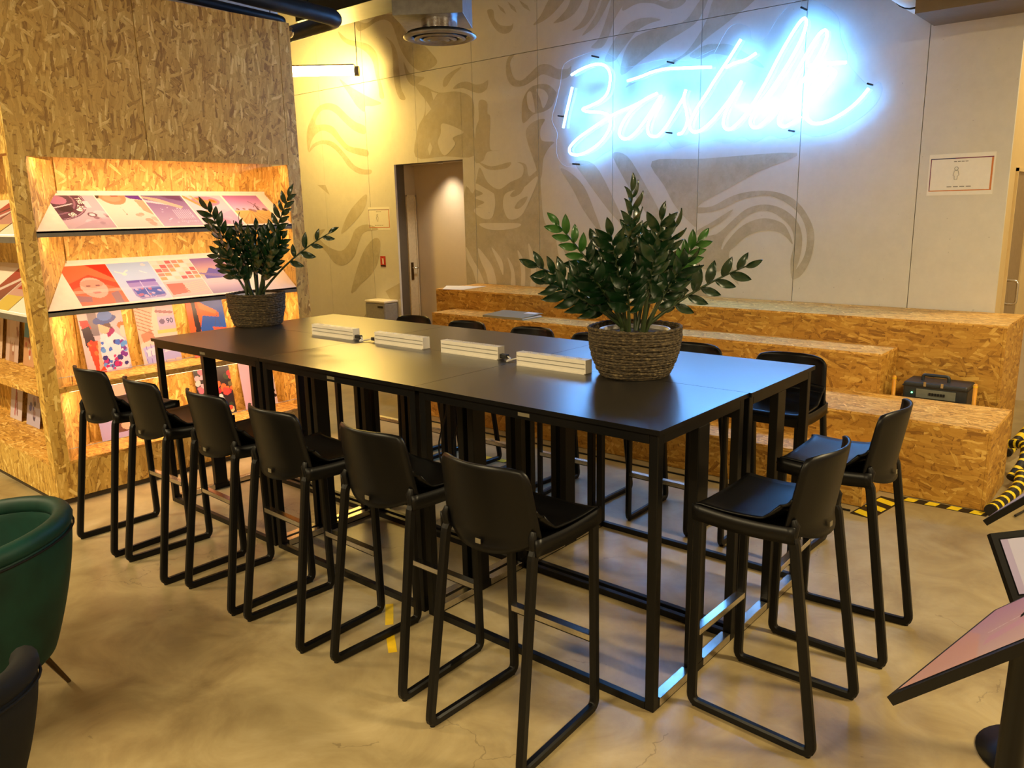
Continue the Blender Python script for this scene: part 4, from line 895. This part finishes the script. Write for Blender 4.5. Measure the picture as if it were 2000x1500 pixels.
def link_cable(xa, xb, label):
    t = thing('link_cable', label, 'cable', (xa, 0.68, TH)); d = xb-xa
    MB().box((0.0, -0.012, 0.008), (0.045, 0.012, 0.028)).build('plug', M['cable'], t, 0.003)
    MB().box((d-0.045, -0.012, 0.008), (d, 0.012, 0.028)).build('plug', M['cable'], t, 0.003)
    MB().tube(catmull([(0.045, 0, 0.018), (0.07, -0.012, 0.012), (d*0.5, -0.05, 0.0055), (d-0.07, -0.01, 0.012), (d-0.045, 0, 0.018)], 6), 0.0042, 8).build('cord', M['wcable'], t)
link_cable(px[0]+0.199, px[1]-0.199, 'white link cable between the two left power strips')
link_cable(px[2]+0.199, px[3]-0.199, 'white link cable between the two right power strips')
for i, (x, y) in enumerate(((-1.85, 0.80), (-1.78, 0.85), (-1.34, 0.82))):
    tag(MB().tube(catmull([(x, y, 0.99), (x+0.03, y+0.02, 0.72), (x-0.03, y, 0.45), (x+0.02, y+0.03, 0.2), (x+0.05, y, 0.012)], 6), 0.005, 6).build('hanging_cable', M['cable']), ['black cable hanging under the middle table, leftmost', 'black cable hanging under the middle table, beside another', 'black cable hanging under the table joint'][i], 'cable')

# ------------------------------------------------------------------ potted plants in straw baskets
LAT = Vector((CR.x, CR.y, 0)).normalized(); DEP = Vector((CF.x, CF.y, 0)).normalized()
def leaf_mesh(name, mat, L=0.096, Wd=0.037):
    mb = MB()
    def fn(u, v):
        a = u*2-1; w = Wd/2*math.sin(PI*min(1, v**0.85*0.98+0.02))**0.8
        return (a*w, v*L, 0.012*math.sin(PI*v)-0.35*w*abs(a)**1.5*0.5+0.006*a*a)
    mb.grid(fn, 4, 7); return mb.mesh(name, M[mat])
LEAF = [leaf_mesh('leaf', 'leaf'), leaf_mesh('leaf', 'leaf', 0.110, 0.045), leaf_mesh('leaf', 'leafy', 0.09, 0.037)]
def plant(label, loc, stems, seed, rb=0.15, rt=0.195, H=0.215):
    rnd = random.Random(seed); t = thing('potted_plant', label, 'plant', loc)
    mb = MB(); n = 19
    for k in range(n):
        z = 0.014+(H-0.018)*k/(n-1); f = k/(n-1); r = rb+(rt-rb)*min(1, (1-(1-f)**2.2)*1.02)+rnd.uniform(-0.002, 0.002); mnr = 0.0078
        ph = rnd.uniform(0, 6); seg = 96
        ring = []
        for i in range(seg):
            a = 2*PI*i/seg; rr = r+0.0015*math.sin(5*a+ph)
            ring.append((rr*math.cos(a), rr*math.sin(a), z+0.0022*math.sin(3*a+ph)))
        vs = []
        for i, p in enumerate(ring):
            a = 2*PI*i/seg; tw = 1+0.22*math.sin(a*34+ph)
            for q in range(6):
                b = 2*PI*q/6; d = mnr*tw*math.cos(b+a*8); vs.append((p[0]+d*math.cos(a), p[1]+d*math.sin(a), p[2]+mnr*tw*math.sin(b+a*8)))
        mb.add(vs, [(i*6+q, i*6+(q+1) % 6, ((i+1) % seg)*6+(q+1) % 6, ((i+1) % seg)*6+q) for i in range(seg) for q in range(6)] , True)
    mb.lathe([(rb-0.004, 0.002), (rb*1.12, H*0.3), (rt-0.006, H-0.01)], seg=48, cap=False); mb.lathe([(0.0, 0.003), (rb-0.004, 0.003)], seg=48, cap=False)
    mb.build('straw_basket', M['straw'], t)
    MB().lathe([(0.125, 0.02), (0.150, H-0.03), (0.153, H-0.012), (0.146, H-0.012), (0.142, H-0.03)], seg=36, cap=False).build('inner_pot', M['pot'], t)
    MB().lathe([(0.144, H-0.035), (0.08, H-0.025), (0.0, H-0.022)], seg=36, cap=False).build('soil', M['soil'], t)
    for (lat, dep, hgt, nl, ang) in stems:
        a = math.atan2(dep, lat); b0 = LAT*(0.035*math.cos(a)+rnd.uniform(-.025, .025))+DEP*(0.035*math.sin(a)+rnd.uniform(-.025, .025))
        tip = LAT*lat+DEP*dep+Vector((0, 0, H+hgt)); base = b0+Vector((0, 0, H-0.03))
        mid = base.lerp(tip, 0.5)+Vector((0, 0, 0.10*math.hypot(lat, dep)*(1 if hgt > 0.25 else 0.7)))-(LAT*lat+DEP*dep)*0.10
        p = [base*(1-s)**2+mid*2*s*(1-s)+tip*s*s for s in [k/14 for k in range(15)]]
        so = MB().tube(p, [0.0095-0.0068*k/14 for k in range(15)], 7).build('stem', M['stem'], t)
        side = (tip-base).cross(DEP).normalized()+Vector((rnd.uniform(-1, 1), rnd.uniform(-1, 1), 0.2))*(0.25 if abs(lat) > 0.24 else 0.8); s0 = 0.34 if nl > 9 else 0.45
        young = rnd.random() < 0.14
        for k in range(nl):
            s = s0+(1-s0)*(k+0.5)/nl; q = base*(1-s)**2+mid*2*s*(1-s)+tip*s*s
            tg = ((mid-base)*(1-s)+(tip-mid)*s).normalized()
            sd = (side-tg*side.dot(tg)).normalized(); sg = 1 if k % 2 else -1
            up = tg.cross(sd)
            if k == nl-1: d = tg
            else: d = (tg*(0.62+0.5*(k/nl))+sd*sg*(1.0-0.25*k/nl)+up*rnd.uniform(-.15, .30)).normalized()
            nrm = (up+sd*sg*0.25+Vector((rnd.uniform(-.25, .25), rnd.uniform(-.25, .25), 0))); nrm = (nrm-d*nrm.dot(d)).normalized(); x = d.cross(nrm)
            lm = LEAF[2] if young and k > nl*0.4 else LEAF[rnd.random() < 0.45]
            lo = bpy.data.objects.new('leaf', lm); COL.objects.link(lo); lo.parent = so
            sc = 0.92*(0.78+0.35*math.sin(PI*min(1, 0.25+0.7*k/nl)))*rnd.uniform(0.88, 1.12)
            lo.matrix_local = Matrix(((x.x*sc, d.x*sc, nrm.x*sc, q.x), (x.y*sc, d.y*sc, nrm.y*sc, q.y), (x.z*sc, d.z*sc, nrm.z*sc, q.z), (0, 0, 0, 1)))
    return t
plant('large leafy plant in a straw basket on the front right table', (-0.556, 0.735, TH),
  [(-.02,.0,.58,16,0),(-.33,.05,.44,15,0),(-.43,-.02,.27,14,0),(-.40,-.12,.21,12,0),(.49,.02,.25,11,0),(.16,.0,.42,13,0),(.28,.05,.36,14,0),(-.12,-.10,.40,13,0),(.06,-.14,.33,12,0),(-.22,-.16,.25,12,0),
   (.02,.14,.44,13,0),(.20,-.10,.28,11,0),(-.15,.12,.34,12,0),(.12,.16,.36,12,0),(-.27,.10,.16,10,0),(.10,-.06,.46,12,0),(-.06,-.17,.22,10,0),(.24,.14,.22,10,0)], 3)
plant('leafy plant in a straw basket on the far left table', (-3.495, 0.72, TH),
  [(-.27,.0,.56,16,0),(.27,.02,.63,18,0),(.53,.03,.39,8,0),(-.20,-.08,.42,14,0),(-.10,.06,.40,13,0),(.02,-.08,.38,13,0),(.10,.05,.40,13,0),(.22,-.02,.36,15,0),(-.26,.08,.26,11,0),(.0,.12,.42,12,0),(.16,-.10,.30,11,0),(-.12,-.14,.26,10,0),(.06,.14,.30,10,0),(-.05,-.02,.46,12,0)], 11, 0.150, 0.182)

# ------------------------------------------------------------------ velvet tub chairs
def tub_chair(label, loc, rz, mat, k=1.0):
    t = thing('tub_chair', label, 'armchair', loc, rz)
    R0 = 0.36*k
    def rim(a): return 0.60+0.15*max(0, math.cos(a/2))**1.2      # a: angle from the back
    def shell(th, off):
        mb = MB()
        def fn(u, v):
            a = (u*2-1)*2.35; zt = rim(a)*k; z = 0.24*k+(zt-0.24*k)*v
            r = (R0-0.10*k*(1-v)**1.7)*(1+0.04*v)+off*(0.6+0.4*v); return (-r*math.sin(a)*1.0, -r*math.cos(a), z)
        mb.grid(fn, 36, 10); return mb
    o = shell(0, 0).build('backrest_shell', M[mat], t, solid=0.06, sub=1, fix=False)
    path = []
    for i in range(37):
        a = (i/36*2-1)*2.35; r = R0*1.04; path.append((-r*math.sin(a), -r*math.cos(a), rim(a)*k+0.004))
    MB().tube(path, 0.034, 12).build('rim_roll', M[mat], t)
    MB().tube([(p[0]*1.088, p[1]*1.088, p[2]-0.03) for p in path], 0.004, 6).build('piping', M['velvet_dark'], t)
    MB().lathe([(0.0, 0.30*k), (0.24*k, 0.30*k), (0.29*k, 0.33*k), (0.30*k, 0.40*k), (0.27*k, 0.45*k), (0.15*k, 0.465*k), (0.0, 0.468*k)], (0, 0.03, 0), 36, False).build('seat_cushion', M[mat], t)
    MB().lathe([(0.0, 0.225*k), (0.22*k, 0.225*k), (0.27*k, 0.26*k), (0.27*k, 0.31*k), (0.0, 0.31*k)], (0, 0.0, 0), 32, False).build('seat_base', M[mat], t)
    for ax, ay in ((-1, -1), (1, -1), (-1, 1), (1, 1)):
        MB().tube([(ax*0.15*k, ay*0.15*k, 0.25*k), (ax*0.24*k, ay*0.24*k, 0.0)], [0.016, 0.008], 10).build('leg', M['brass'], t)
    return t
tub_chair('dark green velvet tub chair at the left edge', (-1.86, -1.56, 0), 2.45, 'velvet', 0.97)
tub_chair('black velvet tub chair in the bottom left corner', (-1.04, -1.97, 0), 0.6, 'velvet_dark', 0.97)

# ------------------------------------------------------------------ information stands at the right edge
def info_stand(label, p1, eu, ev, w, h, cv, pole):
    """p1 lower-left corner of the framed panel, eu/ev its edge directions"""
    p1, eu, ev = Vector(p1), Vector(eu).normalized(), Vector(ev).normalized(); ev = (ev-eu*ev.dot(eu)).normalized(); n = eu.cross(ev)
    base = Vector((pole[0], pole[1], 0)); t = thing('info_stand', label, 'sign stand', base); o = p1-base
    f = 0.018
    def bar(a, b, c, d): return MB().hexa([o+eu*x+ev*y-n*0.012 for x, y in (a, b, c, d)], [o+eu*x+ev*y+n*0.006 for x, y in (a, b, c, d)])
    for q in (((0,0),(w,0),(w-f,f),(f,f)), ((w,0),(w,h),(w-f,h-f),(w-f,f)), ((w,h),(0,h),(f,h-f),(w-f,h-f)), ((0,h),(0,0),(f,f),(f,h-f))):
        bar(*q).build('frame_bar', M['black_metal'], t)
    bar((f*.8,f*.8),(w-f*.8,f*.8),(w-f*.8,h-f*.8),(f*.8,h-f*.8)).build('panel_back', M['black_metal'], t).scale = (1, 1, 1)
    s = sheet('', cv, o+eu*f+ev*f+n*0.0072, eu*(w-2*f), ev*(h-2*f), name='printed_insert'); s.parent = t
    for kk in ('label', 'category'): del s[kk]
    c = o+eu*w/2+ev*h/2-n*0.012
    MB().tube([(0, 0, 0.01), (0, 0, c.z*0.6), (c.x*0.3, c.y*0.3, c.z*0.9), (c.x, c.y, c.z)], 0.026, 14).build('pole', M['black_metal'], t)
    MB().lathe([(0.0, 0.0), (0.17, 0.0), (0.17, 0.008), (0.03, 0.014), (0.0, 0.014)], seg=36, cap=False).build('base_disc', M['black_metal'], t)
    return t
pink = Cv().grad((226,190,176),(206,150,176)).poly([(0,0),(.5,0),(.2,.5),(0,.7)],(236,170,140),.6).poly([(.4,.2),(.9,.6),(.8,.7),(.35,.35)],(222,160,186),.7).line([(.3,.45),(.55,.6)],.01,(246,226,214)).rect(.6,.8,1,1,(190,110,130),.6)
white = Cv().fill((190,188,206)).rect(0,.0,.06,1,(170,160,190)).rect(.2,.7,.8,.74,(150,146,156)).rect(.2,.6,.7,.62,(170,166,176))
E1, E2 = Vector((0.243, 0.964, 0.098)), Vector((0.660, -0.238, 0.712))      # lower edge and rising side of the tilted panels
a = at_z(1736, 1367, .85)
info_stand('black framed pink notice on a tilted stand, nearest', a, E2, E1, 0.42, 0.42, pink, (1.10, -0.50))
a2 = at_z(1978, 1178, .82); b2 = at_y(1982, 1046, a2.y+0.10)
info_stand('black framed white notice behind the pink one', a2, LAT+Vector((0, 0, 0.10)), b2-a2, 0.30, (b2-a2).length, white, (a2.x+0.16, a2.y+0.22))
a3 = at_z(1922, 1020, .85)
info_stand('black framed tilted notice furthest back, at the right edge', a3, E2, E1, 0.42, 0.42, white, (a3.x+0.18, a3.y+0.25))

# ------------------------------------------------------------------ wall notices, extinguisher sign, bin
def notice(label, x0, x1, z0, z1):
    cx, cz = (x0+x1)/2, (z0+z1)/2; w, h = (x1-x0)/2, (z1-z0)/2
    t = thing('wall_notice', label, 'sign', (cx, YW, cz))
    MB().box((-w, -0.0012, -h), (w, -0.0002, h)).build('sheet', M['paper'], t)
    y = -0.0016; bw, ih = w-0.012, h-0.030
    MB().box((-bw, y, ih-0.007), (-bw*0.2, y+0.0003, ih)).build('border_strip', M['blue_ink'], t); MB().box((-bw*0.2, y, ih-0.007), (bw, y+0.0003, ih)).build('border_strip', M['purple_ink'], t)
    MB().box((-bw, y, -ih), (bw, y+0.0003, -ih+0.007)).build('border_strip', M['orange_ink'], t)
    MB().box((-bw, y, -ih+0.007), (-bw+0.006, y+0.0003, ih-0.007)).build('border_strip', M['purple_ink'], t); MB().box((bw-0.012, y, -ih+0.007), (bw, y+0.0003, ih-0.007)).build('border_strip', M['orange_ink'], t)
    fig = MB()
    for pts in ([(0.012*math.cos(2*PI*k/16), y, 0.042+0.012*math.sin(2*PI*k/16)) for k in range(16)], [(-0.012, y, 0.026), (0.012, y, 0.026), (0.020, y, -0.006), (0.011, y, -0.010), (0.009, y, -0.036), (-0.009, y, -0.036), (-0.011, y, -0.010), (-0.020, y, -0.006)]):
        fig.tube([(p[0]-0.03, p[1], p[2]) for p in pts], 0.0016, 5, True)
    fig.build('figure_outline', M['grey_ink'], t)
    for zz, ww in ((ih-0.030, 0.05), (-ih+0.028, 0.085)):
        for k in range(4): MB().box((-ww+k*ww*0.5, y, zz), (-ww+k*ww*0.5+ww*0.38, y+0.0003, zz+0.006)).build('small_print', M['grey_ink'], t)
    return t
notice('white notice with a figure outline at the right end of the concrete wall', -0.352, 0.084, 1.812, 2.110)
notice('white notice with a figure outline left of the wall recess', -6.918, -6.495, 1.562, 1.850)
es = thing('extinguisher_sign', 'small red fire extinguisher sign left of the wall recess', 'sign', (-6.672, YW, 1.168))
MB().box((-0.05, -0.004, -0.067), (0.05, -0.0002, 0.067)).build('plate', M['red'], es)
MB().box((-0.010, -0.0052, -0.035), (0.014, -0.0042, 0.028)).box((-0.018, -0.0052, 0.030), (0.016, -0.0042, 0.038)).build('extinguisher_symbol', M['white_ink'], es)
MB().box((-0.046, -0.0052, -0.064), (0.046, -0.0042, -0.046)).build('caption_band', M['ink'], es)
wbn = thing('waste_bin', 'grey wall bin under the extinguisher sign', 'bin', (-6.615, 4.42, 0))
MB().box((-0.19, -0.11, 0.0), (0.19, 0.115, 0.66)).build('body', M['grey'], wbn, 0.02)
MB().box((-0.195, -0.115, 0.66), (0.195, 0.118, 0.69)).build('lid', M['white'], wbn, 0.01)
MB().box((0.06, -0.113, 0.60), (0.16, -0.1105, 0.625)).build('maker_badge', M['ink'], wbn)

# ------------------------------------------------------------------ pipes, ducts and diffuser overhead
df = thing('air_diffuser', 'round ceiling air diffuser on a grey duct box', 'air vent', (-3.10, 2.15, 3.0))
MB().lathe([(0.25, 0.012), (0.262, 0.008), (0.265, 0.0), (0.23, -0.012), (0.20, 0.010), (0.20, 0.02), (0.24, 0.022)], seg=48, cap=False).build('outer_ring', M['galv'], df)
for r, z in ((0.165, -0.004), (0.10, -0.008), (0.05, -0.012)):
    MB().lathe([(r+0.022, z-0.006), (r, z-0.016), (r-0.035, z+0.012), (r-0.03, z+0.014), (r+0.018, z)], seg=40, cap=False).build('inner_ring', M['galv'], df)
MB().lathe([(0.0, -0.02), (0.022, -0.018), (0.022, 0.02)], seg=20, cap=False).build('centre_boss', M['galv'], df)
MB().lathe([(0.13, 0.012), (0.13, 0.13)], seg=40, cap=False).build('collar', M['alu'], df)
MB().lathe([(0.0, 0.05), (0.235, 0.03)], seg=32, cap=False).build('dark_throat', M['slot'], df)
bx_ = MB().box((-0.30, -0.19, 0.12), (0.20, 0.31, 0.66)).build('duct_box', M['galv'], df, 0.003); bx_.rotation_euler = (0, 0, 0.62)
sd = thing('spiral_duct', 'silver spiral duct running from the diffuser box', 'duct', (-2.9, 2.35, 3.42))
p0, p1 = Vector((0, 0, 0)), Vector((3.2, 0.9, 0.12))
pth = [p0.lerp(p1, k/60) for k in range(61)]
MB().tube(pth, [0.135+(0.004 if k % 3 == 0 else 0) for k in range(61)], 24).build('duct_shell', M['alu'], sd)
mp_ = thing('dark_pipe', 'dark painted pipe with a bend above the kiosk', 'pipe', (-4.1, 2.0, 3.27))
pth = fillet([(0.02, -3.4, 0.12), (0.0, 0.05, 0.0), (-2.6, 0.16, 0.0)], 0.14, 8, False)
MB().tube(pth, 0.062, 18).build('pipe_shell', M['dark_pipe'], mp_)
MB().tube(fillet([(-0.20, -3.4, 0.06), (-0.22, -0.30, -0.03), (-2.6, -0.16, -0.03)], 0.10, 6, False), 0.03, 12).build('side_pipe', M['dark_pipe'], mp_)
MB().tube([(0, -0.25, 0.04), (0, -0.25, 1.2)], 0.006, 6).build('hanger_rod', M['black_metal'], mp_); MB().tube([(-1.6, 0.12, 0.04), (-1.6, 0.12, 1.2)], 0.006, 6).build('hanger_rod', M['black_metal'], mp_)
fd = thing('foil_duct', 'crumpled silver foil duct behind the kiosk top corner', 'duct', at_x(572, 60, -4.55))
MB().tube([Vector((-0.69+0.03*k, 0.0, 0.0)) for k in range(24)], [0.046+0.004*(k % 2) for k in range(22)]+[0.036, 0.012], 18).build('foil_shell', M['alu'], fd)
MB().tube([(-0.3, 0, 0.04), (-0.3, 0, CEIL-fd.location.z)], 0.004, 6).build('hanger_wire', M['black_metal'], fd)
wd = thing('white_duct', 'pale square duct above the kiosk roof', 'duct', (-5.4, 0.9, 3.60))
MB().box((-0.25, -1.2, -0.22), (0.25, 1.3, 0.22)).build('duct_shell', M['white'], wd, 0.004)
for y in (-1.0, 1.0): MB().tube([(0, y, 0.2), (0, y, 0.86)], 0.006, 6).build('hanger_rod', M['black_metal'], wd)
bd = thing('square_duct', 'dark blue grey square duct at the top left of the diffuser', 'duct', (-4.6, 3.35, 3.92))
MB().box((-1.6, -0.22, -0.18), (1.35, 0.22, 0.2)).build('duct_shell', M['dark_pipe'], bd, 0.004)
for x in (-1.2, 1.0): MB().tube([(x, 0, 0.19), (x, 0, 0.54)], 0.006, 6).build('hanger_rod', M['black_metal'], bd)
rp = thing('white_pipe', 'fat pale pipe end under the ceiling at the top right', 'pipe', (-0.47, 4.25, 3.20))
MB().tube([(0, -1.6, 0.03), (0, 0.28, 0.03)], 0.13, 24).build('pipe_shell', M['white'], rp)
MB().tube([(0, -0.05, 0.03), (0, -0.02, 0.03)], 0.137, 24).build('joint_band', M['black_metal'], rp)
